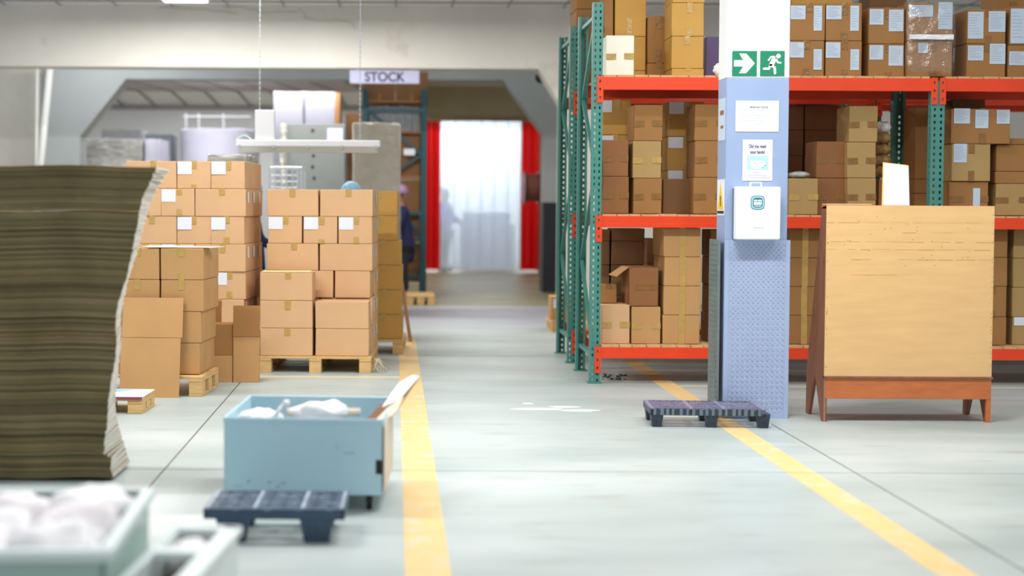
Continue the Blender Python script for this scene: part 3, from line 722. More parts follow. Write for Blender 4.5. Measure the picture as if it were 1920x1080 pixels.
def rack(yf, yb, label, lv):
    t = thing('pallet_rack', label, 'rack', (0, 0, 0))
    for x in XP:
        sh_ = x != XP[0]
        add_post(t, x, yf, False, sh_); add_post(t, x, yb, True, sh_)
        # frame lacing
        zs = [0.22, 0.80, 1.25, 1.80, 2.28] if sh_ else [0.22, 0.95, 1.7, 2.3, 2.95]
        for z in ((0.22,) if sh_ else (0.22, 2.9)):
            bm = nb(); bar(bm, (x, yf + PD, z), (x, yb - PD, z), .035, .03, (0, 0, 1)); obj('frame_tie', bm, TEAL, t)
        for k in range(4):
            if sh_ and k >= 2 and yf < 12: continue
            y0, y1 = (yf + PD, yb - PD) if k % 2 == 0 else (yb - PD, yf + PD)
            bm = nb(); bar(bm, (x, y0, zs[k]), (x, y1, zs[k + 1]), .034, .028, (1, 0, 0)); obj('diagonal_brace', bm, GALV if sh_ else TEAL, t)
    for b in range(2):
        xa, xb = XP[b] + PW / 2 * (1 if b == 0 else 1.32), XP[b + 1] - PW / 2 * 1.32
        for (z, hh) in lv:
            for side, y in ((-1, yf), (1, yb)):
                y0, y1 = (y - 0.004, y + 0.046) if side < 0 else (y - 0.046, y + 0.004)
                bm = nb(); bx(bm, xa, xb, y0, y1, z - hh, z); 
                bx(bm, xa, xb, (y0 - .002 if side < 0 else y1), (y0 if side < 0 else y1 + .002), z - hh, z - hh * .62)
                o = obj('beam', bm, ORNG, t, bevel=0.004)
                for xx, sg in ((xa, -1), (xb, 1)):
                    bm = nb(); yo = y - 0.012 if side < 0 else y + 0.006
                    x_0, x_1 = (xx - 0.042, xx + 0.006) if sg < 0 else (xx - 0.006, xx + 0.042)
                    # connector plate with three dark slots left open
                    zc0, zc1 = z - 0.205, z + 0.005; cols = [x_0, x_0 + .016, x_0 + .030, x_1]
                    rows_ = [zc0]
                    for q in (0.03, 0.095, 0.16): rows_ += [zc0 + q, zc0 + q + .022]
                    rows_.append(zc1)
                    for i in range(len(rows_) - 1):
                        for k in range(3):
                            if i % 2 == 1 and k == 1: continue
                            bx(bm, cols[k], cols[k + 1], yo, yo + .006, rows_[i], rows_[i + 1])
                    obj('beam_connector', bm, ORNG, o)
            # decking of loose boards
            bm = nb(); x = xa + .01
            while x < xb - .06:
                wv = random.uniform(.09, .15); x2 = min(x + wv, xb - .01)
                dz = random.uniform(0, .004)
                bx(bm, x, x2 - .006, yf - .002 + random.uniform(0, .02), yb + .0, z, z + .014 + dz); x = x2
            obj('board_decking', bm, WOODK, t)
    return t
LV = [(zT, .10), (zM, .09), (zL, .088)]
rack(DR, 12.74, 'green and orange pallet rack facing the aisle, loaded with cartons', LV)
rack(13.3, 14.25, 'second green and orange pallet rack back to back behind the front one', LV)
DK = {'T': zT + .019, 'M': zM + .019, 'L': zL + .019}

def col(x0, x1, ys, D, lvl, where, tone='brown', depth=.34, tape='v', labels=None, group=None, tones=None, tm=None, topname='carton', rot=0.0):
    """a column of cartons; ys = pixel tops from the top carton down, last value = its foot"""
    n = len(ys) - 1; zb = DK[lvl]; zt = P((x0 + x1) / 2, ys[0], D).z
    xa, xb, _, _ = rect(x0, ys[0], x1, ys[-1], D)
    tot = ys[-1] - ys[0]; z = zb; H = zt - zb
    for i in reversed(range(n)):
        h = H * (ys[i + 1] - ys[i]) / tot
        jx = random.uniform(-.004, .004)
        lb = labels[i] if labels else ()
        tn = tones[i] if tones else tone
        lab = f'{TN[tn]} carton, {rowword(i, n)}, {where}' if n > 1 else f'{TN[tn]} carton {where}'
        if len(lab.split()) > 16: lab = lab.replace('from the top', 'from top').replace('in the ', 'in ').replace('at the ', 'at ')
        carton(xa + jx, xb + jx, D, D + depth, z, z + h, tn, lab, group or GN[lvl],
               tape=(tape[i] if isinstance(tape, (list, tuple)) else tape), labels=lb, tape_m=tm, rotz=rot, pivot=((xa + xb) / 2, D + depth / 2))
        z += h
TN = {'tan': 'tan', 'sand': 'sandy', 'brown': 'brown', 'dark': 'dark brown', 'olive': 'pale olive', 'gold': 'golden', 'white': 'white', 'red': 'reddish-brown', 'purple': 'purple'}
GN = {'T': 'cartons on the top shelf', 'M': 'cartons on the middle shelf', 'L': 'cartons on the bottom shelf'}
random.seed(21)
# --- top shelf, left of the pillar
col(1137, 1190, (66, 138), 11.9, 'T', 'standing at the left end of the top shelf', 'white', tape='h', tm=TAPE)
col(1134, 1151, (-60, 60, 138), 12.35, 'T', 'behind the white carton beside the green post, top shelf', 'brown', depth=.3, tape=None)
col(1153, 1212, (-62, 60, 120, 138), 12.35, 'T', 'behind the white carton on the top shelf', 'gold', depth=.32)
col(1214, 1256, (30, 109, 138), 12.3, 'T', 'between tall columns left of the pillar, top shelf', 'brown', depth=.32)
col(1260, 1321, (-58, 3, 64, 123, 138), 11.95, 'T', 'just left of the white pillar top, top shelf', 'gold', depth=.34)
col(1323, 1352, (68, 138), 12.2, 'T', 'touching the pillar, upright purple, on the top shelf', 'purple', depth=.25, tape=None)
# --- top shelf, right of the pillar
PB = PAPERB
LA = [(.0, .08, .42, .44, PB), (.66, .08, .90, .74, PB)]; LB = [(.0, .05, .40, .48, PB), (.68, .24, .92, .82, PB)]
LC = [(.02, .05, .40, .48, PB), (.55, .06, .95, .66, PB)]
col(1482, 1547, (5, 74, 139), 11.85, 'T', 'just right of the pillar, top shelf', 'brown', labels=[LA, LB], tm=TAPED)
col(1549, 1617, (5, 74, 139), 11.85, 'T', 'second right of the pillar, top shelf', 'brown', labels=[LA, LB], tm=TAPED)
col(1628, 1696, (14, 79, 139), 11.88, 'T', 'third right of the pillar, top shelf', 'brown', labels=[LC, LC], tm=TAPED)
col(1704, 1787, (4, 74, 139), 11.82, 'T', 'wrapped, above the middle green post, top shelf', 'brown', labels=[[(0, .08, .54, .38, PB), (.66, 0, .98, .7, PB)], [(.22, .06, .44, .34, PB)]], tm=TAPED)
col(1788, 1812, (82, 138), 12.15, 'T', 'small and recessed between columns right of the wrapped one', 'dark', labels=[[(0, .12, .6, .5, PB)]], tape=None)
col(1813, 1886, (17, 78, 138), 11.88, 'T', 'second from the right frame edge, top shelf', 'brown', labels=[[(.02, .08, .42, .86, PB), (.55, .06, .98, .66, PB)], [(.02, .06, .42, .5, PB), (.58, .0, .98, .6, PB)]], tm=TAPED)
col(1892, 1962, (12, 80, 138), 11.88, 'T', 'at the right frame edge, top shelf', 'brown', labels=[[(.02, .06, .4, .96, PB), (.5, .1, .9, .6, PB)], [(.02, .2, .5, .62, PB)]], tm=TAPED)
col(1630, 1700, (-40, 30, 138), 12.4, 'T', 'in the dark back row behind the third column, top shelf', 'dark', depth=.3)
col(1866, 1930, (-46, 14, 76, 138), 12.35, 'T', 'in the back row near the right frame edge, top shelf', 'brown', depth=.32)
col(1484, 1598, (-50, 4, 70, 138), 12.35, 'T', 'wide golden back row right of the pillar, top shelf', 'gold', depth=.32)
# clear film round the wrapped column
xa, xb, _, zt_ = rect(1704, 4, 1787, 139, 11.82)
bm = nb(); bx(bm, xa - .012, xb + .012, 11.805, 12.17, DK['T'] + .001, zt_ + .012)
bmesh.ops.subdivide_edges(bm, edges=bm.edges[:], cuts=6, use_grid_fill=True)
for v in bm.verts: v.co += Vector((random.uniform(-.004, .004), random.uniform(-.004, .002), random.uniform(-.001, .003)))
tag(obj('film_wrap', bm, CLEAR, smooth=True), 'crinkled clear film wrapped round the carton pair above the green post', 'film wrap')
xa, xb, z_, _ = rect(1704, 64, 1787, 73, 11.80)
bm = nb(); bx(bm, xa, xb, 11.79, 11.80, z_, z_ + .03)
bmesh.ops.subdivide_edges(bm, edges=bm.edges[:], cuts=8, use_grid_fill=True)
for v in bm.verts: v.co += Vector((0, random.uniform(-.006, .002), random.uniform(-.006, .006)))
tag(obj('white_strapping', bm, CRUMP), 'crinkled white strapping round the wrapped carton above the green post', 'strapping')
bm = nb(); bmesh.ops.create_icosphere(bm, subdivisions=3, radius=.05)
for v in bm.verts: v.co *= random.uniform(.85, 1.12)
tag(obj('crumpled_bag', bm, CRUMP, loc=(P(1348, 130, 11.9).x, 11.88, DK['T'] + .05)), 'crumpled white bag on the top shelf against the pillar', 'bag')
# --- middle shelf left
T3 = ['h', 'h', 'h']
col(1130, 1179, (262, 331, 401), 11.9, 'M', 'beside the left green post, middle shelf', 'brown', tape='h', tones=['red', 'red'])
col(1128, 1183, (187, 253, 330, 401), 12.33, 'M', 'behind the left post column, middle shelf', 'gold', depth=.32, labels=[[(0, .02, .34, .36, PAPER)], [(0, .02, .4, .2, PAPER)], ()])
col(1187, 1241, (196, 264, 334, 401), 11.9, 'M', 'second from the left green post, middle shelf', 'brown', tape='h', tones=['brown', 'olive', 'brown'])
col(1243, 1294, (335, 401), 12.1, 'M', 'low and dark between taller columns, middle shelf', 'dark', tape=None, depth=.2)
col(1253, 1321, (190, 256, 320, 401), 12.4, 'M', 'in the bright back row left of the pillar, middle shelf', 'gold', depth=.32, labels=[[(.02, .02, .42, .36, PAPER)], [(.0, .02, .4, .34, PAPER)], [(0, 0, .4, .2, PAPER)]])
col(1302, 1366, (195, 264, 333, 402), 11.9, 'M', 'partly hidden by the pillar left side, middle shelf', 'brown', tape='h')
# --- middle shelf right of the pillar
col(1480, 1535, (334, 405), 11.88, 'M', 'low, just right of the pillar, middle shelf', 'olive', tape='h')
col(1530, 1585, (265, 335, 405), 12.0, 'M', 'second right of the pillar, middle shelf', 'red', tape='h')
col(1590, 1644, (198, 267, 335, 405), 11.92, 'M', 'third right of the pillar, middle shelf', 'olive', tape='h', tm=TAPED)
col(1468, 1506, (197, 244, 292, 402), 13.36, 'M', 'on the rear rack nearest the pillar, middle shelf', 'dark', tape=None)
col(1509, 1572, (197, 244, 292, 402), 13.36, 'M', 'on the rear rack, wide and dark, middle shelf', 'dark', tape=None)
col(1716, 1775, (200, 335, 362, 402), 12.33, 'M', 'just left of the middle green post, middle shelf', 'brown', tape=None, depth=.3)
col(1646, 1664, (336, 403), 12.1, 'M', 'narrow, behind the leaning white board, middle shelf', 'brown', tape=None)
xa, xb, z0_, z1_ = rect(1572, 196, 1580, 262, 13.34)
bm = nb(); bx(bm, xa - .3, xb + .02, 13.72, 13.74, DK['M'], z1_ + .1)
tag(obj('purple_panel', bm, mat('lilac_panel', s(150, 130, 190), .5)), 'lilac panel standing behind the dark cartons on the rear rack', 'panel')
# right bay
col(1779, 1853, (340, 405), 11.92, 'M', 'lowest left carton of the right bay, middle shelf', 'brown', labels=[[(.6, .2, .78, .86, PAPERB)]], tape='h')
Z = P(1820, 340, 11.92).z
def free(x0, x1, y0, y1, D, depth, tone, lab, labels=(), tape='v', zb=None, tm=None, rot=0):
    xa, xb, za, zb_ = rect(x0, y0, x1, y1, D)
    h = zb_ - za; z0 = za if zb is None else zb
    return carton(xa, xb, D, D + depth, z0, z0 + h, tone, lab, GN['M'], tape=tape, labels=labels, tape_m=tm, rotz=rot, pivot=((xa + xb) / 2, D + depth / 2))
o = free(1785, 1858, 268, 338, 11.9, .34, 'olive', 'wrapped carton with one label in the right bay middle column', [(.04, .0, .38, .5, PAPERB)], zb=Z + .001, tm=TAPED)
Z2 = Z + o.dimensions.z if False else Z + (rect(1785, 268, 1858, 338, 11.9)[3] - rect(1785, 268, 1858, 338, 11.9)[2]) + .001
free(1784, 1895, 201, 267, 11.9, .34, 'brown', 'wide carton with three white labels atop the right bay column', [(.04, 0, .31, .43, PAPERB), (.40, .04, .62, .56, PAPERB), (.76, .04, .98, .43, PAPERB)], zb=Z2 + .001, tm=TAPED)
col(1867, 1935, (271, 322, 345, 406), 11.95, 'M', 'at the right frame edge, middle shelf', 'olive', tones=['brown', 'brown', 'olive'], tape=[None, None, 'h'], tm=TAPED)
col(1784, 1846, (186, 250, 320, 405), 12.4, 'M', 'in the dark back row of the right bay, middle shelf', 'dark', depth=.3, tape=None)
bm = nb(); xa, xb, za, _ = rect(1892, 252, 1930, 270, 12.0)
Z5 = P(1900, 271, 11.95).z
bx(bm, xa - .02, xb + .02, 11.96, 12.28, Z5 + .001, Z5 + .05)
tag(obj('flat_carton', bm, K['brown'], bevel=.004), 'thin flat carton lying on the frame-edge column, middle shelf', 'carton')
# stack of rolled golden bags beside the rear post
bm = None
for k in range(5):
    bm = nb(); bmesh.ops.create_icosphere(bm, subdivisions=3, radius=1)
    for v in bm.verts:
        n_ = 1 + .12 * math.sin(v.co.x * 9 + k) + .08 * math.sin(v.co.y * 13) + random.uniform(-.03, .03)
        v.co = Vector((v.co.x * .065 * n_, v.co.y * .12, v.co.z * .052 * n_))
    p = P(1654, 330, 12.3)
    o = obj('rolled_bag', bm, CRUMP if k == 4 else mat('golden_film', s(196, 160, 100), .25, noise=.3, nscale=12, bump=.7, bscale=20), loc=(p.x, 12.32, p.z + .04 + k * .089), smooth=True)
    tag(o, 'crumpled white bag on top of the rolled golden bags' if k == 4 else f'rolled golden plastic bag, {["lowest", "second up", "third up", "fourth up"][k]} left of the rear green post', 'bag', 'rolled bags on the middle shelf')
pz = P(1654, 336, 12.1).z
bm = nb(); xx = P(1500, 326, 12.0); 
bmesh.ops.create_icosphere(bm, subdivisions=3, radius=1)
for v in bm.verts: v.co = Vector((v.co.x * .085, v.co.y * .1, v.co.z * .03)) * random.uniform(.93, 1.07)
tag(obj('plastic_bag', bm, mat('clear_bag', s(190, 196, 190), .15, noise=.3, nscale=20), loc=(P(1500, 330, 12.0).x, 12.03, P(1500, 334, 11.9).z + .028), smooth=True), 'glossy clear plastic bag on the low carton right of the pillar', 'bag')
# --- bottom shelf left
col(1128, 1181, (571, 646), 11.86, 'L', 'beside the left green post, front of the bottom shelf', 'tan', tape='h')
col(1184, 1239, (575, 647), 11.86, 'L', 'second from the left green post, front of the bottom shelf', 'sand', tape='h')
col(1244, 1314, (427, 482, 537, 592, 647), 11.86, 'L', 'tall and taped left of the pillar, bottom shelf', 'sand', tape='V', depth=.5, tm=TAPE)
col(1331, 1400, (430, 483, 538, 593, 648), 12.05, 'L', 'in the gap behind the pillar, bottom shelf', 'brown', tape='v')
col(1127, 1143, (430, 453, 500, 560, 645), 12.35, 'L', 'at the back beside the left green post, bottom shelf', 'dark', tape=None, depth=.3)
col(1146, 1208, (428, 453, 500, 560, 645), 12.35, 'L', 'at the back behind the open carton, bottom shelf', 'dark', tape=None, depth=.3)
zb1 = P(1150, 571, 11.86).z; zb2 = P(1210, 575, 11.86).z
xa, xb, za, zt2 = rect(1120, 533, 1157, 571, 12.0)
carton(xa, xb, 12.0, 12.18, zb1 + .002, zt2, 'brown', 'small carton on the post-side carton of the bottom shelf', GN['L'], tape='vt')
xa, xb, za, zt2 = rect(1176, 502, 1232, 574, 11.9)
t = thing('open_carton', 'open reddish carton with its flap folded out, on the bottom shelf', 'carton', ((xa + xb) / 2, 12.03, zb2 + .002), R(3), GN['L'])
w2 = (xb - xa) / 2; h2_ = zt2 - zb2
bm = nb()
bx(bm, -w2, w2, -.15, -.145, 0, h2_); bx(bm, -w2, w2, .145, .15, 0, h2_); bx(bm, -w2, -w2 + .005, -.15, .15, 0, h2_); bx(bm, w2 - .005, w2, -.15, .15, 0, h2_); bx(bm, -w2, w2, -.15, .15, 0, .005)
obj('body', bm, K['red'], t)
bm = nb(); prism(bm, [(-w2, h2_), (-w2 + .004, h2_ + .005), (-w2 - .10, h2_ - .075), (-w2 - .104, h2_ - .068)], -.15, .15); obj('flap', bm, K['sand'], t)
bm = nb(); bx(bm, -w2, w2, -.12, .15, h2_, h2_ + .004); obj('flap', bm, K['red'], t)
bm = nb(); bx(bm, -w2 * .5, w2 * .9, -.153, -.150, h2_ * .42, h2_ * .55); obj('packing_tape', bm, TAPED, t)
# --- bottom shelf right of the pillar
col(1476, 1540, (428, 484, 539, 594, 649), 11.9, 'L', 'right of the pillar beside the plywood stand, bottom shelf', 'brown', tape='V', tm=TAPE)
col(1545, 1612, (428, 484, 539, 594, 649), 11.9, 'L', 'mostly behind the plywood stand, bottom shelf', 'brown', tape='v')
col(1826, 1889, (428, 483, 538, 596, 650), 11.9, 'L', 'emerging right of the plywood stand, bottom shelf', 'brown', tape='v')
col(1899, 1966, (430, 485, 541, 598, 651), 11.95, 'L', 'at the right frame edge, bottom shelf', 'olive', tape='v', labels=[(), (), (), [(.04, .0, .5, .3, PAPER)]])
# --- rear rack extras: top-level carton seen over the left posts
xa, xb, _, zt3 = rect(1080, -8, 1116, 60, 13.42)
z = DK['T']; n = 3; hh = (P(1090, -60, 13.42).z - z) / n
for k in range(n):
    carton(xa, xa + .42, 13.42, 13.9, z + k * hh, z + (k + 1) * hh, 'brown', f'brown {rowword(n - 1 - k, n)} carton at the left end of the rear rack top', 'cartons on the rear rack', tape=None)
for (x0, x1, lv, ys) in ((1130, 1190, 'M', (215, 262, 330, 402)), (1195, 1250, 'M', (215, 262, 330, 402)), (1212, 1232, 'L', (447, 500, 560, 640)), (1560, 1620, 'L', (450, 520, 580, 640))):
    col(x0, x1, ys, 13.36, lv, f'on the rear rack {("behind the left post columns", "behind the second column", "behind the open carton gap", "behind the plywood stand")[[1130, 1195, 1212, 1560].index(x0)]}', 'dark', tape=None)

# ------------------------------------------------------------------ pillar
DPi = 9.87
a0, a1, _, _ = rect(1361, 200, 1478, 400, DPi)
za = P(1420, 146, DPi).z; zb = P(1420, 450, DPi).z
t = thing('concrete_pillar', 'square pillar, white above and blue-grey below, in the middle of the floor', 'pillar', ((a0 + a1) / 2, DPi, 0))
hw = (a1 - a0) / 2; dp = 0.26
bm = nb(); bx(bm, -hw, hw, 0, dp, za, 4.3); obj('upper_shaft', bm, PILW, t, bevel=.006)['label'] = 'white upper part'
bm = nb(); bx(bm, -hw, hw, 0, dp, 0.0, za); obj('lower_shaft', bm, PILG, t, bevel=.006)['label'] = 'blue-grey lower part'
b0, b1, _, _ = rect(1353, 460, 1478, 600, DPi)
px0 = b0 - (a0 + a1) / 2; px1 = b1 - (a0 + a1) / 2
pxl = P(1356, 600, DPi).x - (a0 + a1) / 2; pxr = P(1479, 600, DPi).x - (a0 + a1) / 2
bm = nb(); bx(bm, pxl, pxr, -0.012, -0.006, 0.0, zb); bx(bm, pxl, pxl + .012, -.006, -.001, 0, zb); bx(bm, pxr - .012, pxr, -.006, -.001, 0, zb)
pl = obj('chequer_plate', bm, PLATE, t); pl['label'] = 'pale chequer plate guard'
bm = nb(); k = 0; z = 0.05
wl, wr = pxl + .045, pxr - .035
while z < zb - .02:
    x = wl + (.0165 if k % 2 else 0)
    ang = R(42) if k % 2 == 0 else R(-42)
    while x < wr:
        vs = [(-.0135, 0), (0, -.0028), (.0135, 0), (0, .0028)]
        vv = [bm.verts.new((x + u * math.cos(ang) - q * math.sin(ang), -.0125, z + u * math.sin(ang) + q * math.cos(ang))) for (u, q) in vs]
        c_ = bm.verts.new((x, -.0150, z))
        for i in range(4): bm.faces.new((vv[i], vv[(i + 1) % 4], c_))
        x += .033
    z += .0175; k += 1
obj('raised_lugs', bm, PLATED, pl)
bm = nb(); bx(bm, pxl + .004, pxl + .03, -.016, -.012, 0, zb); bx(bm, pxr - .03, pxr - .004, -.016, -.012, 0, zb); obj('edge_strip', bm, PLATE, pl)
bm = nb(); bx(bm, -hw - .045, -hw - .03, -.01, dp + .01, 0, zb)
for k in range(34): bx(bm, -hw - .049, -hw - .045, .02, dp - .02, .03 + k * .034, .045 + k * .034)
obj('side_guard', bm, PLATEG, t)['label'] = 'dark grey-green side guard'
pcx = (a0 + a1) / 2
def flat(name, label, cat, x0, y0, x1, y1, m, D=DPi, off=.003, group=None):
    xa, xb, za_, zb_ = rect(x0, y0, x1, y1, D)
    t = thing(name, label, cat, ((xa + xb) / 2, D - .0015, za_), 0, group)
    bm = nb(); bx(bm, -(xb - xa) / 2, (xb - xa) / 2, -off, 0, 0, zb_ - za_)
    obj('panel', bm, m, t, bevel=.001)
    return t, (xb - xa), (zb_ - za_)
def draw(t, w_, h_, poly, box, m, nm, y=-.0036, th=.0006):
    """polygon given in source units inside box (x0,y0,x1,y1)"""
    x0, y0, x1, y1 = box
    bm = nb(); pts = [((p[0] - x0) / (x1 - x0) * w_ - w_ / 2, (1 - (p[1] - y0) / (y1 - y0)) * h_) for p in poly]
    prism(bm, pts, y - th, y); return obj(nm, bm, m, t)
t, w_, h_ = flat('arrow_sign', 'green sign with a white arrow pointing right, on the pillar', 'sign', 1372.5, 95.5, 1419, 143, GREEN)
bxA = (130, 63, 317, 250)
draw(t, w_, h_, [(143, 132), (213, 132), (183, 83), (235, 83), (300, 155), (235, 228), (183, 228), (213, 178), (143, 178)], bxA, SIGNW, 'arrow')
t, w_, h_ = flat('exit_sign', 'green emergency exit sign with a white running figure, on the pillar', 'sign', 1425, 95.5, 1471, 143, GREEN)
bxB = (340, 63, 525, 250)
def stroke(bm, pts, wd, y):
    sc = w_ / (bxB[2] - bxB[0])
    q = [Vector(((p[0] - bxB[0]) * sc - w_ / 2, 0, h_ - (p[1] - bxB[1]) * sc)) for p in pts]
    for i, (a, b) in enumerate(zip(q, q[1:])):
        d = (b - a).normalized(); n_ = Vector((-d.z, 0, d.x)) * wd * sc / 2
        prism(bm, [(a.x + n_.x, a.z + n_.z), (b.x + n_.x, b.z + n_.z), (b.x - n_.x, b.z - n_.z), (a.x - n_.x, a.z - n_.z)], y - .0006 - i * .00005, y)
    for p in q:
        prism(bm, [(p.x + math.cos(k * math.pi / 5) * wd * sc / 2, p.z + math.sin(k * math.pi / 5) * wd * sc / 2) for k in range(10)], y - .0007, y)
bm = nb()
stroke(bm, [(448, 122), (424, 168)], 34, -.0036)
stroke(bm, [(458, 118), (472, 150), (494, 152)], 12, -.0036)
stroke(bm, [(448, 107), (422, 108), (403, 132)], 12, -.0036)
stroke(bm, [(424, 168), (450, 190), (452, 230)], 18, -.0036)
stroke(bm, [(416, 170), (406, 197), (368, 197)], 16, -.0036)
sc_ = w_ / (bxB[2] - bxB[0])
prism(bm, [((477 - bxB[0]) * sc_ - w_ / 2 + math.cos(k * math.pi / 8) * 17 * sc_, h_ - (102 - bxB[1]) * sc_ + math.sin(k * math.pi / 8) * 17 * sc_) for k in range(16)], -.0043, -.0036)
obj('running_figure', bm, SIGNW, t)
t, w_, h_ = flat('notice_sheet', 'white landscape notice with small print taped high on the pillar', 'notice', 1379, 189, 1460, 247, PAPER)
text_mesh('heading', 'IMPORTANT NOTICE', .017, BLACKINK, t, (.01, -.0036, h_ * .76), 0.75)
bm = nb()
for (y, x0_, x1_) in ((.70, -.40, .20), (.62, -.42, .0), (.53, -.40, .22), (.45, -.40, .28), (.36, -.40, .20), (.26, -.08, .14)):
    x = x0_
    while x < x1_:
        ww = random.uniform(.03, .08); bx(bm, x * w_, min(x + ww, x1_) * w_, -.0040, -.0034, y * h_ - .0012, y * h_ + .0012); x += ww + .012
obj('printed_lines', bm, GREYINK, t)
t, w_, h_ = flat('hand_wash_poster', 'white hand washing reminder poster below the notice on the pillar', 'poster', 1392, 262, 1448, 339, PAPER)
text_mesh('heading', 'Did you wash', .033, INK, t, (0, -.0036, h_ * .80), 0.62, bold=.0006)
text_mesh('heading', 'your hands?', .033, INK, t, (0, -.0036, h_ * .66), 0.62, bold=.0006)
draw(t, w_, h_, [(.16, .39), (.86, .39), (.86, .73), (.16, .73)], (0, 0, 1, 1), PALETEAL, 'picture')
bm = nb()
random.seed(2)
for (cx_, cz_, rx, rz_) in ((-.12, .43, .16, .07), (.1, .42, .18, .07), (-.02, .36, .22, .06)):
    prism(bm, [((cx_ + rx * math.cos(k * math.pi / 7)) * w_, (cz_ + rz_ * math.sin(k * math.pi / 7)) * h_) for k in range(14)], -.0046 - cx_ * .001, -.0043)
obj('hands_drawing', bm, SIGNW, t)
bm = nb()
for (cx_, cz_) in ((-.15, .45), (.05, .46), (.2, .40), (-.05, .38), (.12, .35)):
    tube(bm, (cx_ * w_, -.005, cz_ * h_), ((cx_ + .09) * w_, -.005, (cz_ - .03) * h_), .0012, 5)
obj('drawing_lines', bm, INK, t)
bm = nb()
for (y, e) in ((.20, .15), (.14, .30), (.08, .44)):
    x = -e
    while x < e:
        ww = random.uniform(.03, .07); bx(bm, x * w_, min(x + ww, e) * w_, -.0042, -.0034, y * h_ - .0016, y * h_ + .0016); x += ww + .014
obj('printed_lines', bm, GREYINK, t)
# dispenser
xa, xb, za_, zb_ = rect(1381, 350, 1464, 450, DPi - .11)
t = thing('towel_dispenser', 'white wall-mounted dispenser with a blue-teal emblem on the pillar', 'dispenser', ((xa + xb) / 2, DPi, za_))
w_ = xb - xa; h_ = zb_ - za_
bm = nb(); bx(bm, -w_ / 2, w_ / 2, -.112, -.001, 0, h_); obj('case', bm, WHITE, t, bevel=.012, seg=3)
bm = nb(); bx(bm, -w_ / 2 - .004, w_ / 2 - .01, -.03, -.001, .01, h_ - .01); obj('back_plate', bm, GREYRIM, t)
bm = nb()
xm = .0; hz = h_
for (a, b) in (((-.045, hz - .005), (-.045, hz + .028)), ((-.045, hz + .028), (.025, hz + .028)), ((.025, hz + .028), (.025, hz - .005))):
    bar(bm, (a[0], -.06, a[1]), (b[0], -.06, b[1]), .007, .02)
obj('top_loop', bm, WHITE, t)
def rsq(cx_, cz_, r_, n_=24, e=4):
    o_ = []
    for k in range(n_):
        a = 2 * math.pi * k / n_; c_, s_ = math.cos(a), math.sin(a)
        q = (abs(c_) ** e + abs(s_) ** e) ** (-1 / e); o_.append((cx_ + r_ * q * c_, cz_ + r_ * q * s_))
    return o_
ez = h_ * .70
for (r_, m_, y) in ((.046, TEALINK, -.1135), (.041, PALETEAL, -.1142), (.033, TEALINK, -.1149)):
    bm = nb(); prism(bm, rsq(-.008, ez, r_), y, -.112); obj('emblem', bm, m_, t)
bm = nb()
bx(bm, -.034, -.011, -.1156, -.112, ez + .009, ez + .018); bx(bm, -.006, .018, -.1156, -.112, ez + .009, ez + .018); bx(bm, -.034, .018, -.1156, -.112, ez - .014, ez + .004); bx(bm, -.03, .014, -.1156, -.112, ez - .025, ez - .021)
obj('emblem_bars', bm, SIGNW, t)
bm = nb()
for k in range(7): bx(bm, -.035 + k * .010, -.028 + k * .010, -.1135, -.112, h_ * .225, h_ * .225 + .004)
obj('small_print', bm, GREYINK, t)
# warning sticker and torn paper on the side face
xs_ = a0 - .0005
t = thing('warning_sticker', 'narrow yellow triangle warning sticker on the pillar left side', 'sticker', (xs_, DPi + .13, P(1355, 404, DPi).z))
bm = nb(); bx(bm, -.002, 0, -.11, .11, 0, .24); obj('backing', bm, PAPER, t)
bm = nb(); prism(bm, [(-.09, .04), (.09, .04), (0, .22)], -.003, -.002, 'x'); obj('triangle', bm, YELS, t)
bm = nb(); bx(bm, -.0035, -.003, -.1, .1, .012, .03); bx(bm, -.0035, -.003, -.012, .012, .06, .13); obj('black_marks', bm, BLACK, t)
t = thing('side_notice', 'creased bluish notice on the pillar left side', 'notice', (xs_, DPi + .13, P(1355, 262, DPi).z))
bm = nb(); bx(bm, -.002, 0, -.1, .1, 0, .28); obj('sheet', bm, PAPERB, t)
bm = nb(); bx(bm, -.003, -.002, -.06, .05, .17, .2); bx(bm, -.003, -.002, -.05, .03, .08, .1); obj('printed_marks', bm, mat('brown_ink', s(150, 90, 70), .6), t)

# ------------------------------------------------------------------ plywood stand (lectern) with board on it
DC = 9.73
xa, xb, zp0, zp1 = rect(1547, 386, 1861, 706, DC)
t = thing('plywood_stand', 'tall pale plywood stand with sloping brown sides and red-brown apron', 'stand', (xa, DC, 0))
w_ = xb - xa; dpt = 0.42; top = zp1
bm = nb(); bx(bm, 0, w_, -.012, 0, zp0, top); fp = obj('front_panel', bm, PLYF, t, bevel=.002)
bm = nb()
for (z, x0_, x1_) in ((top - .11, .0, .95), (top - .175, .45, .8), (top - .235, .02, 1.0), (top - .285, .0, .98), (top - .35, .15, 1.0), (top - .45, .0, .5)):
    x = x0_ * w_
    while x < x1_ * w_ - .03:
        L = random.uniform(.05, .14); 
        if random.random() < .9: bx(bm, x, min(x + L, x1_ * w_), -.0128, -.012, z - .0016 + random.uniform(-.003, .003), z + .0016)
        x += L + random.uniform(.0, .04)
obj('stain_line', bm, mat('water_stain', s(208, 158, 100), .6), fp)
bm = nb()
for k in range(70):
    x = random.choice([.01, w_ - .01, random.uniform(.1, w_ - .1)]); z = random.uniform(zp0 + .05, top - .05) if x in (.01, w_ - .01) else random.uniform(top - .4, top - .05)
    bx(bm, x - .002, x + .002, -.0132, -.012, z - .002, z + .002)
obj('nail_mark', bm, mat('nail_brown', s(110, 60, 36), .6), fp)
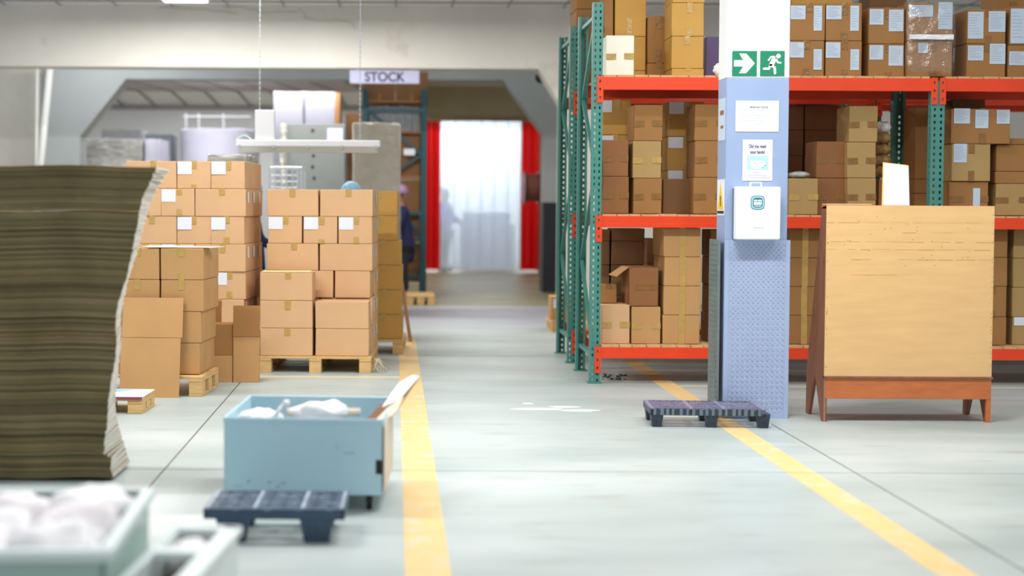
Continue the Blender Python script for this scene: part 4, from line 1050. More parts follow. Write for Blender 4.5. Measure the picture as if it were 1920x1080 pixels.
for sx, nm in ((0, 'left'), (w_ - .022, 'right')):
    bm = nb()
    prism(bm, [(0.0, 0), (.055, 0), (.20, zp0 - .03), (.225, zp0 - .03), (dpt - .07, 0.0), (dpt, 0.0), (dpt - .01, .30), (.10, top - .01), (0, top)], sx, sx + .022, 'x')
    o = obj('side_panel', bm, PLYS, t, bevel=.002)
bm = nb(); bx(bm, .0, w_, 0, .11, top - .02, top + .002); obj('top_board', bm, PLYR, t)
bm = nb(); prism(bm, [(dpt - .02, .30), (dpt, .30), (.115, top - .01), (.1, top - .01)], .022, w_ - .022, 'x'); obj('back_panel', bm, PLYS, t)
bm = nb(); bx(bm, .0, w_ + .008, -.02, .02, zp0 - .014, zp0); obj('ledge', bm, PLYS, t, bevel=.002)
za_ = P(1700, 748, DC).z
bm = nb(); bx(bm, .012, w_, -.01, .012, za_, zp0 - .014); obj('apron', bm, PLYR, t, bevel=.002)
bm = nb(); bx(bm, w_ - .03, w_ - .0, -.008, .012, 0, za_); obj('front_leg_facing', bm, PLYR, t)
bm = nb(); bx(bm, .0, .012, -.01, .0, 0, zp0 - .014); obj('front_leg_facing', bm, PLYL, t)
bm = nb(); bx(bm, .03, w_ - .03, .19, .215, .05, .09) if False else bx(bm, .022, w_ - .022, .2, .22, .29, .34); obj('cross_rail', bm, PLYS, t)
# things on top
X = P(1680, 386, DC + .05).x
xx0, xx1, z_0, z_1 = rect(1656, 308, 1706, 388, DC + .05)
t = thing('white_board', 'white sheet with a yellow edge propped upright on the plywood stand', 'board', ((xx0 + xx1) / 2, DC + .05, top + .003))
hb = z_1 - z_0; wb = (xx1 - xx0) / 2
bm = nb(); prism(bm, [(-wb + .004, 0), (wb, 0), (wb + .0, hb - .02), (-wb + .016, hb)], 0, .004); bmesh.ops.rotate(bm, verts=bm.verts, cent=(0, 0, 0), matrix=Matrix.Rotation(R(-7), 3, 'X')); obj('sheet', bm, PAPER, t)
bm = nb(); prism(bm, [(-wb - .006, 0), (-wb + .004, 0), (-wb + .016, hb), (wb, hb - .02), (wb, hb - .014), (-wb + .008, hb + .006)], .0, .006); bmesh.ops.rotate(bm, verts=bm.verts, cent=(0, 0, 0), matrix=Matrix.Rotation(R(-7), 3, 'X')); obj('yellow_edge', bm, mat('pale_yellow', s(240, 206, 120), .6), t)
xx0, xx1, _, _ = rect(1549, 384, 1634, 388, DC)
bm = nb(); bx(bm, xx0, xx1, DC - .005, DC + .09, top + .003, top + .012)
tag(obj('cardboard_strip', bm, K['tan']), 'thin pale cardboard strip lying on the plywood stand', 'cardboard')

# ------------------------------------------------------------------ plastic pallets
def lattice(bm, w_, d_, z, px_, slope, th=.008, hh=.006):
    """diagonal bars clipped to the rectangle"""
    for sg in (1, -1):
        c = -w_ - d_ * slope
        while c < w_ + d_ * slope:
            # x = c + sg*slope*y
            pts = []
            for y in (0, d_):
                x = c + sg * slope * y
                if 0 <= x <= w_: pts.append((x, y))
            for x in (0, w_):
                y = (x - c) / (sg * slope)
                if 0 < y < d_: pts.append((x, y))
            if len(pts) >= 2:
                a, b = pts[0], pts[1]
                if (a[0] - b[0]) ** 2 + (a[1] - b[1]) ** 2 > 1e-4:
                    bar(bm, (a[0], a[1], z + sg * .0003), (b[0], b[1], z + sg * .0003), hh, th, (-(b[1] - a[1]), b[0] - a[0], 0))
            c += px_
def foot_cup(bm, x, y, a, b, z0, z1):
    r = bmesh.ops.create_cube(bm, size=1.0)['verts']
    for v in r:
        t_ = v.co.z > 0; k = 1.0 if t_ else .72
        v.co = Vector((x + v.co.x * a * k, y + v.co.y * b * k, z1 if t_ else z0))
def plastic_pallet(loc, rz, w_, d_, h_, label, mt, mf, px_, slope, ribs, feet, fw):
    t = thing('plastic_pallet', label, 'pallet', loc, rz)
    bm = nb(); lattice(bm, w_, d_, h_ - .004, px_, slope)
    obj('lattice_deck', bm, mt, t)
    bm = nb()
    f = .018
    bx(bm, 0, w_, 0, f, h_ - .045, h_); bx(bm, 0, w_, d_ - f, d_, h_ - .045, h_); bx(bm, 0, f, 0, d_, h_ - .045, h_); bx(bm, w_ - f, w_, 0, d_, h_ - .045, h_)
    obj('deck_rim', bm, mf, t, bevel=.004)
    bm = nb()
    for r_ in ribs: bx(bm, r_ * w_ - .012, r_ * w_ + .012, .0, d_, h_ - .03, h_ + .0006)
    for q in (0.33, .66): bx(bm, 0, w_, q * d_ - .006, q * d_ + .006, h_ - .03, h_ + .0003)
    obj('deck_rib', bm, mt, t)
    for fx in feet:
        for j in range(2 if d_ < .45 else 3):
            nj = 1 if d_ < .45 else 2
            fy = .05 + j * (d_ - .10) / nj
            bm = nb(); foot_cup(bm, fx, fy, fw, .095, 0, h_ - .03)
            for s_ in (-.25, 0, .25): bx(bm, fx + s_ * fw - .003, fx + s_ * fw + .003, fy - .045, fy - .03, .02, h_ - .03)
            obj('foot', bm, mf, t, bevel=.004)
    return t
a = P(1219, 765, 9.45); b = P(1440, 772, 9.35)
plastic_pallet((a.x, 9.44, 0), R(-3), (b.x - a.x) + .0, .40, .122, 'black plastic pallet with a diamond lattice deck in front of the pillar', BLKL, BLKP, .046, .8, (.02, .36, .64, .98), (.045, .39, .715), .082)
t = bpy.data.objects['plastic_pallet']; k = .02
while k < (b.x - a.x) - .03:
    bm = nb(); bx(bm, k, k + random.uniform(.014, .022), -.003, .0, .080, .1215); k += random.uniform(.034, .05)
    obj('rim_tab', bm, mat('dull_teal_plastic', s(104, 122, 132), .4), t)
a = P(380, 968, 6.12); b = P(646, 968, 6.12)
plastic_pallet((a.x, 6.14, 0), R(-1.0), (b.x - a.x), .40, .143, 'navy plastic pallet with a pale grid deck before the blue bin', mat('mid_navy_plastic', s(118, 136, 158), .45, noise=.4, nscale=16), NAVPL, .13, 3.4, (), (.12, (b.x - a.x) * .80), .145)  # lattice in a paler navy than its rim
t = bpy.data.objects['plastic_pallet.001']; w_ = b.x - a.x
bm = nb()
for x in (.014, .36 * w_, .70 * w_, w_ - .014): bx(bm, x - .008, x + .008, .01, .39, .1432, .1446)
obj('pale_ridge', bm, NAVTOP, t)['label'] = 'pale ridges of the deck'

# ------------------------------------------------------------------ blue steel bin on castors
DB_ = 6.82
pa = P(420, 783, DB_); pb = P(717, 786, DB_); zr = pa.z; zb_ = P(560, 926, DB_).z
t = thing('steel_bin', 'light blue steel bin on castors holding scraps', 'bin', (pa.x, DB_, 0), R(-3.2))
w_ = pb.x - pa.x; d_ = .80; tk = .006
bm = nb()
bx(bm, 0, w_, 0, tk, zb_, zr); bx(bm, 0, w_, d_ - tk, d_, zb_, zr); bx(bm, 0, tk, 0, d_, zb_, zr); bx(bm, w_ - tk, w_, 0, d_, zb_, zr); bx(bm, 0, w_, 0, d_, zb_, zb_ + tk)
bx(bm, -.003, w_ + .003, -.004, .004, zr - .022, zr + .002); bx(bm, -.003, w_ + .003, d_ - .004, d_ + .004, zr - .022, zr + .002); bx(bm, -.004, .004, 0, d_, zr - .022, zr + .002); bx(bm, w_ - .004, w_ + .004, 0, d_, zr - .022, zr + .002)
obj('tub', bm, BLUES, t, bevel=.003)
bm = nb(); bx(bm, w_ - .028, w_ + .001, -.0022, .0, zb_ + .10, zb_ + .165); obj('handle_hole', bm, BLACK, t, bevel=.008)
bm = nb(); bx(bm, w_ + .006, w_ + .012, .02, .72, zb_ + .01, zr - .03); obj('side_board', bm, mat('pale_side_board', s(226, 214, 196), .7, noise=.12), t)
bm = nb()
for (x, z, a, b) in ((.11, .055, .010, .007), (.2, .053, .02, .004), (.26, .05, .03, .003), (.24, .035, .02, .003), (.05, .035, .03, .002), (.52, .21, .002, .03), (.55, .195, .05, .002)):
    bx(bm, x, x + a, -.0012, 0, zb_ + z, zb_ + z + b)
obj('scuff_mark', bm, mat('dark_scuff', s(84, 104, 128), .6), t)
for cx_, cy_ in ((.07, .07), (w_ - .06, .07), (.07, d_ - .07), (w_ - .06, d_ - .07)):
    bm = nb(); bx(bm, cx_ - .03, cx_ + .03, cy_ - .03, cy_ + .03, zb_ - .012, zb_); bx(bm, cx_ - .018, cx_ - .013, cy_ - .015, cy_ + .02, .03, zb_ - .01); bx(bm, cx_ + .013, cx_ + .018, cy_ - .015, cy_ + .02, .03, zb_ - .01)
    c_ = obj('castor', bm, GREYRIM, t)
    bm = nb(); tube(bm, (cx_ - .012, cy_ - .012, .04), (cx_ + .012, cy_ - .012, .04), .04, 20); obj('wheel', bm, BLACK, c_, smooth=False)
MB = t.matrix_basis.copy()
def inbin(x, y, z): return Matrix.Translation((pa.x, DB_, 0)) @ Matrix.Rotation(R(-3.2), 4, 'Z') @ Vector((x, y, z))
def lump(name, loc, sc, m, label, cat='bag', seed=0, sub=3, k=.22):
    rr = random.Random(seed); bm = nb(); bmesh.ops.create_icosphere(bm, subdivisions=sub, radius=1)
    ph = [rr.uniform(0, 6) for _ in range(6)]
    for v in bm.verts:
        q = v.co.copy(); n_ = 1 + k * (math.sin(q.x * 4 + ph[0]) * math.sin(q.y * 5 + ph[1]) + .6 * math.sin(q.z * 8 + ph[2]) * math.sin(q.x * 9 + ph[3]))
        v.co = Vector((q.x * sc[0], q.y * sc[1], q.z * sc[2])) * n_
    return tag(obj(name, bm, m, loc=loc, smooth=True), label, cat)
zf = zr - .13
o = lump('filler_paper', inbin(w_ / 2, d_ / 2, zf - .10), (w_ * .44, d_ * .44, .10), mat('beige_scrap', s(200, 190, 178), .7, noise=.2), 'crumpled beige packing scrap filling the blue steel bin', 'scrap', 4, 4, .1)
lump('crumpled_bag', inbin(.13, .25, zr - .045), (.10, .10, .05), CRUMP, 'crumpled white film at the left inside the blue bin', seed=8)
bm = nb(); tube(bm, (0, 0, 0), (.05, 0, .07), .012, 8, .007); tube(bm, (.05, 0, .07), (.075, 0, .075), .016, 8)
tag(obj('white_twist', bm, CRUMP, loc=inbin(.2, .2, zr - .03), smooth=True), 'twisted white film end sticking up in the blue bin', 'film')
lump('crumpled_bag', inbin(.41, .35, zr - .018), (.13, .08, .052), CRUMP, 'large crumpled white bag in the middle of the blue bin', seed=12)
bm = nb(); tube(bm, (-.18, 0, 0), (.18, 0, 0), .021, 18)
tag(obj('cardboard_tube', bm, mat('beige_tube', s(224, 214, 200), .6), loc=inbin(.41, .47, zr - .035), smooth=True), 'beige cardboard tube lying behind the white bag in the blue bin', 'tube')
# leaning board poking out
A = P(700, 785, 7.05)
t = thing('cardboard_flap', 'white-faced cardboard piece poking out of the right corner of the blue bin', 'cardboard', A)
def fsheet(nm, pts, m, off, th):
    bm = nb(); vs = []
    for x, y in pts: vs.append(bm.verts.new(P(x, y, 7.52 - (y - 706) / 94 * .55 - off) - A))
    bm.faces.new(vs); bmesh.ops.triangulate(bm, faces=bm.faces[:])
    o = obj(nm, bm, m, t); md = o.modifiers.new('thick', 'SOLIDIFY'); md.thickness = th; md.offset = 0; return o
fsheet('core', [(672, 800), (712, 800), (744, 770), (786, 706), (770, 711), (733, 742), (706, 768)], K['dark'], 0, .008)
fsheet('white_face', [(716, 764), (748, 750), (786, 706), (774, 704), (750, 717), (734, 738)], PAPER, .012, .004)
fsheet('pale_face', [(694, 800), (712, 800), (744, 770), (758, 744), (728, 764), (708, 784)], mat('pale_board2', s(226, 206, 180), .7), .012, .004)

# ------------------------------------------------------------------ foreground bins
a = P(198, 1032, 4.12); zr2 = a.z
t = thing('plastic_bin', 'large mint-grey bin full of crumpled white bags in the bottom left corner', 'bin', (a.x, 4.12, 0), R(1.8))
d_ = .90; w2 = .95
bm = nb()
for (x0_, x1_, y0_, y1_) in ((-w2, 0, 0, .02), (-w2, 0, d_ - .02, d_), (-w2, -w2 + .02, 0, d_), (-.02, 0, 0, d_)): bx(bm, x0_, x1_, y0_, y1_, .04, zr2)
bx(bm, -w2, 0, 0, d_, .03, .06)
obj('tub', bm, BINM, t, bevel=.006)
bm = nb(); 
for (x0_, x1_, y0_, y1_) in ((-w2, .015, -.02, .02), (-w2, .015, d_ - .02, d_ + .015), (-.02, .02, 0, d_)): bx(bm, x0_, x1_, y0_, y1_, zr2 - .03, zr2 + .004)
obj('rim', bm, BINW, t, bevel=.006)
for k, (cx_, cy_) in enumerate(((-.08, .08), (-.86, .08), (-.08, .82), (-.86, .82))):
    bm = nb(); tube(bm, (cx_ - .015, cy_, .03), (cx_ + .015, cy_, .03), .03, 16); obj('wheel', bm, BLACK, t)
def inb2(x, y, z): return Matrix.Translation((a.x, 4.12, 0)) @ Matrix.Rotation(R(1.8), 4, 'Z') @ Vector((x, y, z))
PINKW = mat('pinkish_white_film', s(244, 238, 242), .6, noise=.06, nscale=8, bump=.3, bscale=16)
wh = ['front left', 'front middle', 'front right', 'centre left', 'centre', 'centre right', 'rear left', 'rear middle', 'rear right']
i = 0
for iy in range(3):
    for ix in range(3):
        lump('white_bag', inb2(-.70 + ix * .27, .17 + iy * .27, zr2 - .085 + .02 * ((ix * 7 + iy * 3) % 3)), (.15, .15, .085), PINKW if (ix + iy) % 2 else CRUMP,
             f'crumpled white bag at the {wh[i]} of the mint-grey foreground bin', 'bag', seed=30 + i); bpy.data.objects[-1] if False else None
        i += 1
for o in COL.objects:
    if o.name.startswith('white_bag'): o['group'] = 'white bags in the foreground bin'
bm = nb(); bx(bm, -w2 + .03, -.03, .03, d_ - .03, zr2 - .22, zr2 - .16); o = obj('waste_fill', bm, PINKW, bpy.data.objects['plastic_bin'])
# small crate with handle bar
zc2 = 0.33
bq = P(452, 1000, 4.9)
Xr = bq.x; Xl = -.765
t = thing('carry_crate', 'pale plastic crate with a cross bar beside the foreground bin', 'crate', (Xr - .07, 4.10, 0), R(-5))
wx = 0.205; dz = .75; hz = P(450, 990, 4.85).z
bm = nb()
for (x0_, x1_, y0_, y1_) in ((-wx, 0, 0, .02), (-wx, 0, dz - .02, dz), (-wx, -wx + .02, 0, dz), (-.02, 0, 0, dz)): bx(bm, x0_, x1_, y0_, y1_, .0, hz)
bx(bm, -wx, 0, 0, dz, 0, .02)
obj('tub', bm, BINW, t, bevel=.006)
bm = nb()
for (x0_, x1_, y0_, y1_) in ((-wx, .012, -.02, .03), (-wx, .012, dz - .04, dz + .015), (-.05, .015, 0, dz), (-wx, -wx + .012, 0, dz)): bx(bm, x0_, x1_, y0_, y1_, hz - .02, hz + .006)
obj('rim', bm, BINW, t, bevel=.008)
bm = nb(); bx(bm, -wx + .01, -.03, .38, .44, hz - .025, hz + .004); obj('cross_bar', bm, BINW, t, bevel=.006)
bm = nb(); bx(bm, -wx + .022, -.022, .022, dz - .022, .02, hz - .11); obj('contents', bm, mat('brown_contents', s(120, 108, 96), .8, noise=.3), t)
lump('white_bag', (Xr - .13, 4.66, hz - .05), (.075, .09, .05), PINKW, 'crumpled white bag in the rear of the carry crate', 'bag', seed=77)

# ------------------------------------------------------------------ hanging lamp
DL = 15.0
t = thing('hanging_lamp', 'long white strip lamp hung on two chains over the work area', 'lamp', (P(577, 275, DL).x, DL, P(577, 275, DL).z))
x0_ = P(443, 275, DL).x - P(577, 275, DL).x; x1_ = P(713, 275, DL).x - P(577, 275, DL).x
bm = nb(); bx(bm, x0_, x1_, -.06, .06, -.005, .065); obj('housing', bm, WHITE, t, bevel=.012)
bm = nb(); prism(bm, [(-.055, -.005), (.055, -.005), (.035, -.06), (-.035, -.06)], x0_ + .03, x1_ - .03, 'x'); obj('diffuser', bm, mat('frosted_diffuser', s(206, 206, 200), .3), t)
for k in range(5):
    x = x0_ + .04 + k * (x1_ - x0_ - .08) / 4; bm = nb(); bx(bm, x - .012, x + .012, -.068, -.056, -.02, .012); obj('clip', bm, GALV, t)
bm = nb()
pts = [(x0_ + .01 + .14 * k / 8, .06 + .04 * math.sin(math.pi * k / 8) + .01) for k in range(9)]
for (a_, b_) in zip(pts, pts[1:]): tube(bm, (a_[0], 0, a_[1] + .0), (b_[0], 0, b_[1] + .0), .008, 8)
obj('cable', bm, mat('mint_cable', s(190, 226, 208), .5), t)
for px_ in (487, 675):
    X = P(px_, 200, DL).x - P(577, 275, DL).x
    bm = nb(); bar(bm, (X, 0, .06), (X, 0, zc - P(577, 275, DL).z), .004, .004)
    z = .08; k = 0
    while z < 2.3:
        bx(bm, X - (.007 if k % 2 else .003), X + (.007 if k % 2 else .003), -(.003 if k % 2 else .007), (.003 if k % 2 else .007), z, z + .018); z += .026; k += 1
    obj('chain', bm, GALV, t)
xa, xb, za_, zb_ = rect(478, 206, 515, 266, DL - .02)
bm = nb(); bx(bm, xa, xb, DL - .03, DL + .05, za_ + .0, zb_)
tag(obj('white_box', bm, WHITE, bevel=.01), 'upright white box mounted on the left of the hanging lamp', 'control box')

# ------------------------------------------------------------------ STOCK sign
xa, xb, za_, zb_ = rect(656, 132, 786, 156.5, D1 + .05)
t = thing('stock_sign', 'lilac STOCK sign hanging under the white lintel', 'sign', ((xa + xb) / 2, D1 + .04, za_))
w_ = xb - xa; h_ = zb_ - za_
bm = nb(); bx(bm, -w_ / 2, w_ / 2, 0, .01, 0, h_); obj('panel', bm, LILAC, t)
text_mesh('lettering', 'STOCK', h_ * 1.02, BLACKINK, t, (.0, -.003, h_ * .16), 0.92, depth=.002, bold=.004)
bm = nb()
for x in (-w_ * .4, w_ * .4): bar(bm, (x, .005, h_), (x, .005, zl - za_ + .01), .01, .004)
obj('hanger', bm, GALV, t)

# ------------------------------------------------------------------ far rack under the sign
DS = 23.0
pl_ = P(684, 300, DS); pr_ = P(795, 300, DS); zpt = P(795, 167, DS).z
t = thing('stock_rack', 'dark teal storage rack seen end-on below the STOCK sign', 'rack', (0, 0, 0))
for y in (DS, DS + 1.1):
    for x in (pl_.x, pr_.x):
        bm = nb(); bx(bm, x - .045, x + .045, y, y + .07, 0, zpt); obj('upright_post', bm, BLUER, t, bevel=.006)
for z in (P(740, 207, DS).z, P(740, 400, DS).z, .3):
    bm = nb(); bar(bm, (pl_.x, DS + .03, z), (pr_.x, DS + .03, z), .05, .05, (0, 0, 1)); obj('frame_tie', bm, BLUER, t)
zz = [P(740, 205, DS).z, P(740, 262, DS).z, P(740, 305, DS).z, P(740, 345, DS).z, P(740, 420, DS).z]
pts = [(P(690, 207, DS).x, P(690, 207, DS).z), (P(792, 290, DS).x, P(792, 290, DS).z), (P(692, 352, DS).x, P(692, 352, DS).z), (P(792, 440, DS).x, P(792, 440, DS).z), (P(692, 530, DS).x, P(692, 530, DS).z)]
for q0, q1 in zip(pts, pts[1:]):
    bm = nb(); bar(bm, (q0[0], DS + .05, q0[1]), (q1[0], DS + .05, q1[1]), .045, .03); obj('diagonal_brace', bm, BLUER, t)
dk = [P(740, 188, DS).z, P(740, 246, DS).z, P(740, 330, DS).z, P(740, 450, DS).z, .25]
for z in dk[:1] + dk[1:]:
    bm = nb(); bx(bm, pl_.x + .05, pr_.x - .05, DS + .08, DS + 1.05, z - .03, z); obj('shelf', bm, WOODD, t)
G = 'cartons on the stock rack'
for k, (x0_, x1_) in enumerate(((676, 740), (742, 803))):
    xa, xb, _, zz_ = rect(x0_, 133, x1_, 188, DS - .05)
    xa = max(xa, pl_.x - .04); 
    carton(xa, xb, DS + .12, DS + .7, dk[0] + .001, P(740, 133, DS).z, 'dark', f'shade-toned brown carton on the very top of the stock rack, {("left", "right")[k]}', G, tape='v')  # darker kraft paints in the weak light on this rack
random.seed(9)
for sh in (1, 2, 3, 4):
    zb_ = dk[sh]; ztp = (dk[sh - 1] - .06)
    if sh == 1:
        n = 7
        for k in range(n):
            x = pl_.x + .06 + k * (pr_.x - pl_.x - .13) / n; ww = (pr_.x - pl_.x - .13) / n - .008
            bm = nb(); bx(bm, x, x + ww, DS + .12, DS + .5, zb_ + .001, ztp - random.uniform(0, .04))
            tag(obj('wrapped_pack', bm, mat('grey_pack', s(150, 152, 158), .3, noise=.25, nscale=14, bump=.5, bscale=20), bevel=.01), 'grey film-wrapped pack standing on the upper shelf of the stock rack', 'pack', 'grey packs on the stock rack')
    else:
        hh = (ztp - zb_) / 2 if sh < 4 else (ztp - zb_) / 4
        for j in range(2 if sh < 4 else 4):
            for k in range(2):
                xa = pl_.x + .06 + k * .40
                carton(xa, xa + .39, DS + .12, DS + .6, zb_ + .001 + j * hh, zb_ + (j + 1) * hh, 'dark', f'shade-toned brown {("left", "right")[k]} carton, level {("one", "two", "three", "four")[j]} on the {("", "", "second", "third", "bottom")[sh]} stock rack shelf', G, tape=None)  # lower cartons take the same shade in their colour
# white tag and yellow label hung on the brace
xa, xb, za_, zb_ = rect(757, 279, 778, 291, DS - .02)
bm = nb(); bx(bm, xa, xb, DS - .03, DS - .02, za_, zb_); obj('shelf_tag', bm, PAPER, bpy.data.objects['stock_rack'])
# wooden pallet at its foot
a = PF(765, 574)
wood_pallet(P(762, 574, 20.9).x, 21.0, .40, .9, .13, 0, 'wooden pallet on the floor at the foot of the stock rack', WOODP)
# carton on pallet by the left rack posts
a = PF(1029, 618)
wood_pallet(a.x, 16.6, .5, .6, .13, 0, 'wooden pallet just behind the left green rack posts', WOODP)
xa = P(1033, 600, 16.65).x
carton(xa, xa + .4, 16.65, 17.0, .131, P(1040, 556, 16.65).z, 'sand', 'small carton on the pallet just behind the left green posts', None, tape='v', labels=[(.06, .1, .3, .5, PAPER)])

# ------------------------------------------------------------------ wrapped loads in the background
def load(name, x0, x1, ytop, D, depth, m, label, zb=.15, cat='pallet load', wrinkle=.02, pallet=True):
    xa, xb, _, zt = rect(x0, ytop, x1, ytop + 50, D)
    w_ = xb - xa; h_ = zt - zb
    t = thing(name, label, cat, ((xa + xb) / 2, D + depth / 2, 0))
    bm = nb(); bx(bm, -w_ / 2, w_ / 2, -depth / 2, depth / 2, zb, zt)
    bmesh.ops.subdivide_edges(bm, edges=bm.edges[:], cuts=7, use_grid_fill=True)
    for v in bm.verts: v.co += Vector((random.uniform(-1, 1), random.uniform(-1, 1), random.uniform(-1, .4) * (v.co.z > zb + .1))) * wrinkle
    obj('wrapped_goods', bm, m, t, bevel=.008)
    if pallet:
        bm = nb(); bx(bm, -w_ / 2, w_ / 2, -depth / 2, depth / 2, .1, zb - .003)
        for i in (-1, 0, 1): bx(bm, i * (w_ / 2 - .06) - .05, i * (w_ / 2 - .06) + .05, -depth / 2, depth / 2, 0, .1)
        obj('pallet_base', bm, WOODD, t)
    return t, w_, h_, zt
load('wrapped_load', 662, 750, 230, 19.0, .8, FILMB, 'brownish board stack wrapped in film right of the work area')
t, w_, h_, zt = load('wrapped_load', 531, 647, 232, 20.2, .9, GREYB, 'tall grey board block with a lilac label and dark plugs', wrinkle=.003)
bm = nb(); bx(bm, w_ / 2 - .24, w_ / 2 - .03, -.46, -.453, zt - .26, zt - .06); obj('paper_label', bm, LILAC, t)
bm = nb()
for q, e in ((.03, -.02), (.30, -.01), (.42, -.02), (.54, 0), (.9, 0)):
    tube(bm, (e, -.458, zt - .05 - q * 2.1 * .6), (e, -.45, zt - .05 - q * 2.1 * .6), .02, 10)
obj('dark_plug', bm, BLACK, t)
bm = nb(); bx(bm, -w_ / 2 - .03, -w_ / 2 + .05, -.47, .47, .15, zt + .01)
bmesh.ops.subdivide_edges(bm, edges=bm.edges[:], cuts=9, use_grid_fill=True)
for v in bm.verts: v.co += Vector((random.uniform(-1, 1), random.uniform(-1, 1), 0)) * .02
obj('loose_film', bm, FILM, t)
t, w_, h_, zt = load('paper_stack', 514, 628, 171, 25.4, 1.0, SHEETS, 'high pale stack of paper sheets behind the grey portal', wrinkle=.012)
bm = nb(); bx(bm, -.02, .0, -.515, -.50, zt - 1.5, zt - .05); obj('dark_gap', bm, BLACK, t)
bm = nb(); bx(bm, w_ / 2, w_ / 2 + .08, -.5, .5, .15, zt - .02); obj('brown_end_board', bm, WOODD, t)
load('brown_load', 648, 682, 212, 25.6, .8, K['dark'], 'dark brown board load left of the stock rack', wrinkle=.005)
load('wrapped_load', 152, 266, 260, 25.2, .9, FILM, 'crinkled clear-wrapped bale beside the grey portal column', wrinkle=.03)
load('wrapped_load', 272, 302, 261, 25.25, .9, LAVW, 'lavender-white wrapped bale right of the crinkled bale', wrinkle=.015)
load('grey_load', 191, 264, 243, 27.2, .8, mat('mid_grey_load', s(140, 142, 144), .5, noise=.15), 'grey wrapped block behind the crinkled bale', wrinkle=.008)
load('grey_load', 272, 322, 251, 27.0, .8, mat('slate_load', s(108, 114, 120), .5, noise=.15), 'slate grey block standing left of the round drum', wrinkle=.005)
load('film_load', 387, 466, 289, 14.15, .8, FILM, 'low film-wrapped load peeping over the tall left carton stack', wrinkle=.015)
# round drum
p0 = P(328, 240, 26.5); p1 = P(480, 240, 26.5)
t = thing('round_drum', 'large pale lavender round drum standing in the far hall', 'drum', ((p0.x + p1.x) / 2, 27.2, 0))
bm = nb(); rr = (p1.x - p0.x) / 2; tube(bm, (0, 0, .1), (0, 0, p0.z), rr, 48); obj('shell', bm, LAVW, t, smooth=False, bevel=.02)
bm = nb(); tube(bm, (0, 0, 0), (0, 0, .1), rr * .9, 32); obj('base', bm, GREYRIM, t)
bm = nb()
for x in (-.55, -.32, .12): tube(bm, (x, -rr * .7, p0.z), (x, -rr * .7, p0.z + .28), .012, 8)
bar(bm, (-.6, -rr * .7, p0.z + .22), (.6, -rr * .7, p0.z + .22), .02, .02, (0, 0, 1)); obj('rail', bm, WHITE, t)
# wire cage trolley
DW = 17.2
xa, xb, _, zt = rect(499, 314, 566, 350, DW)
t = thing('wire_cage_trolley', 'white wire cage trolley behind the middle carton stack', 'trolley', ((xa + xb) / 2, DW, 0))
w_ = xb - xa
def grid_panel(bm, w_, h0, h1, y, nx, nz, r_=.005):
    for i in range(nx + 1): tube(bm, (-w_ / 2 + i * w_ / nx, y, h0), (-w_ / 2 + i * w_ / nx, y, h1), r_, 6)
    for j in range(nz + 1): tube(bm, (-w_ / 2, y, h0 + j * (h1 - h0) / nz), (w_ / 2, y, h0 + j * (h1 - h0) / nz), r_, 6)
bm = nb(); grid_panel(bm, w_ * .78, .25, zt - .02, 0, 5, 22, .007); obj('front_mesh', bm, WIREM, t)
bm = nb()
for x in (-w_ * .39, w_ * .39, w_ * .5):
    for y in (0, .6): tube(bm, (x, y, .1), (x, y, zt), .012, 8)
tube(bm, (-w_ * .39, 0, zt), (w_ * .5, 0, zt), .01, 8); tube(bm, (w_ * .5, 0, zt), (w_ * .5, .6, zt), .01, 8)
obj('frame', bm, WIREM, t)
bm = nb(); bx(bm, -w_ / 2, w_ / 2, -.02, .62, .12, .15); obj('base', bm, GALV, t)
for x in (-w_ * .4, w_ * .4):
    for y in (.05, .55):
        bm = nb(); tube(bm, (x - .015, y, .055), (x + .015, y, .055), .055, 16); obj('wheel', bm, BLACK, t)
# packing bench behind the middle stack, in front of the persons
xa = P(500, 500, 15.0).x; xb = P(735, 500, 15.0).x
t = thing('packing_table', 'steel packing table hidden behind the middle carton stack', 'table', ((xa + xb) / 2, 15.1, 0))
w_ = xb - xa
bm = nb(); bx(bm, -w_ / 2, w_ / 2 - .25, -.05, .3, .83, .87); obj('tabletop', bm, GALV, t)
for x in (-w_ / 2 + .04, w_ / 2 - .30):
    for y in (0, .26): bm = nb(); bx(bm, x - .02, x + .02, y - .02, y + .02, 0, .83); obj('leg', bm, GALV, t)
# fire hose reel
p = P(997, 352, 29.5)
t = thing('hose_reel', 'dark red fire hose reel on the right wall before the strip curtain', 'hose reel', (p.x, 29.5, p.z))
bm = nb(); tube(bm, (-.16, 0, 0), (-.13, 0, 0), .33, 32); tube(bm, (.12, 0, 0), (.15, 0, 0), .33, 32); tube(bm, (-.16, 0, 0), (.16, 0, 0), .1, 20); obj('drum', bm, REELM, t)
bm = nb()
for k in range(5):
    mt_ = Matrix.Translation((-.10 + k * .05, 0, 0)) @ Matrix.Rotation(R(90), 4, 'Y')
    n1, n2 = 32, 8; vs = []
    for i in range(n1):
        a_ = 2 * math.pi * i / n1
        for j in range(n2):
            b_ = 2 * math.pi * j / n2; rr_ = .25 + .026 * math.cos(b_)
            vs.append(bm.verts.new(mt_ @ Vector((rr_ * math.cos(a_), rr_ * math.sin(a_), .026 * math.sin(b_)))))
    for i in range(n1):
        for j in range(n2):
            bm.faces.new((vs[i * n2 + j], vs[((i + 1) % n1) * n2 + j], vs[((i + 1) % n1) * n2 + (j + 1) % n2], vs[i * n2 + (j + 1) % n2]))
obj('hose', bm, HOSE, t, smooth=True)
bm = nb(); bar(bm, (.15, 0, 0), (3.05 - p.x, 0, 0), .06, .06, (0, 0, 1)); obj('wall_bracket', bm, REELM, t)
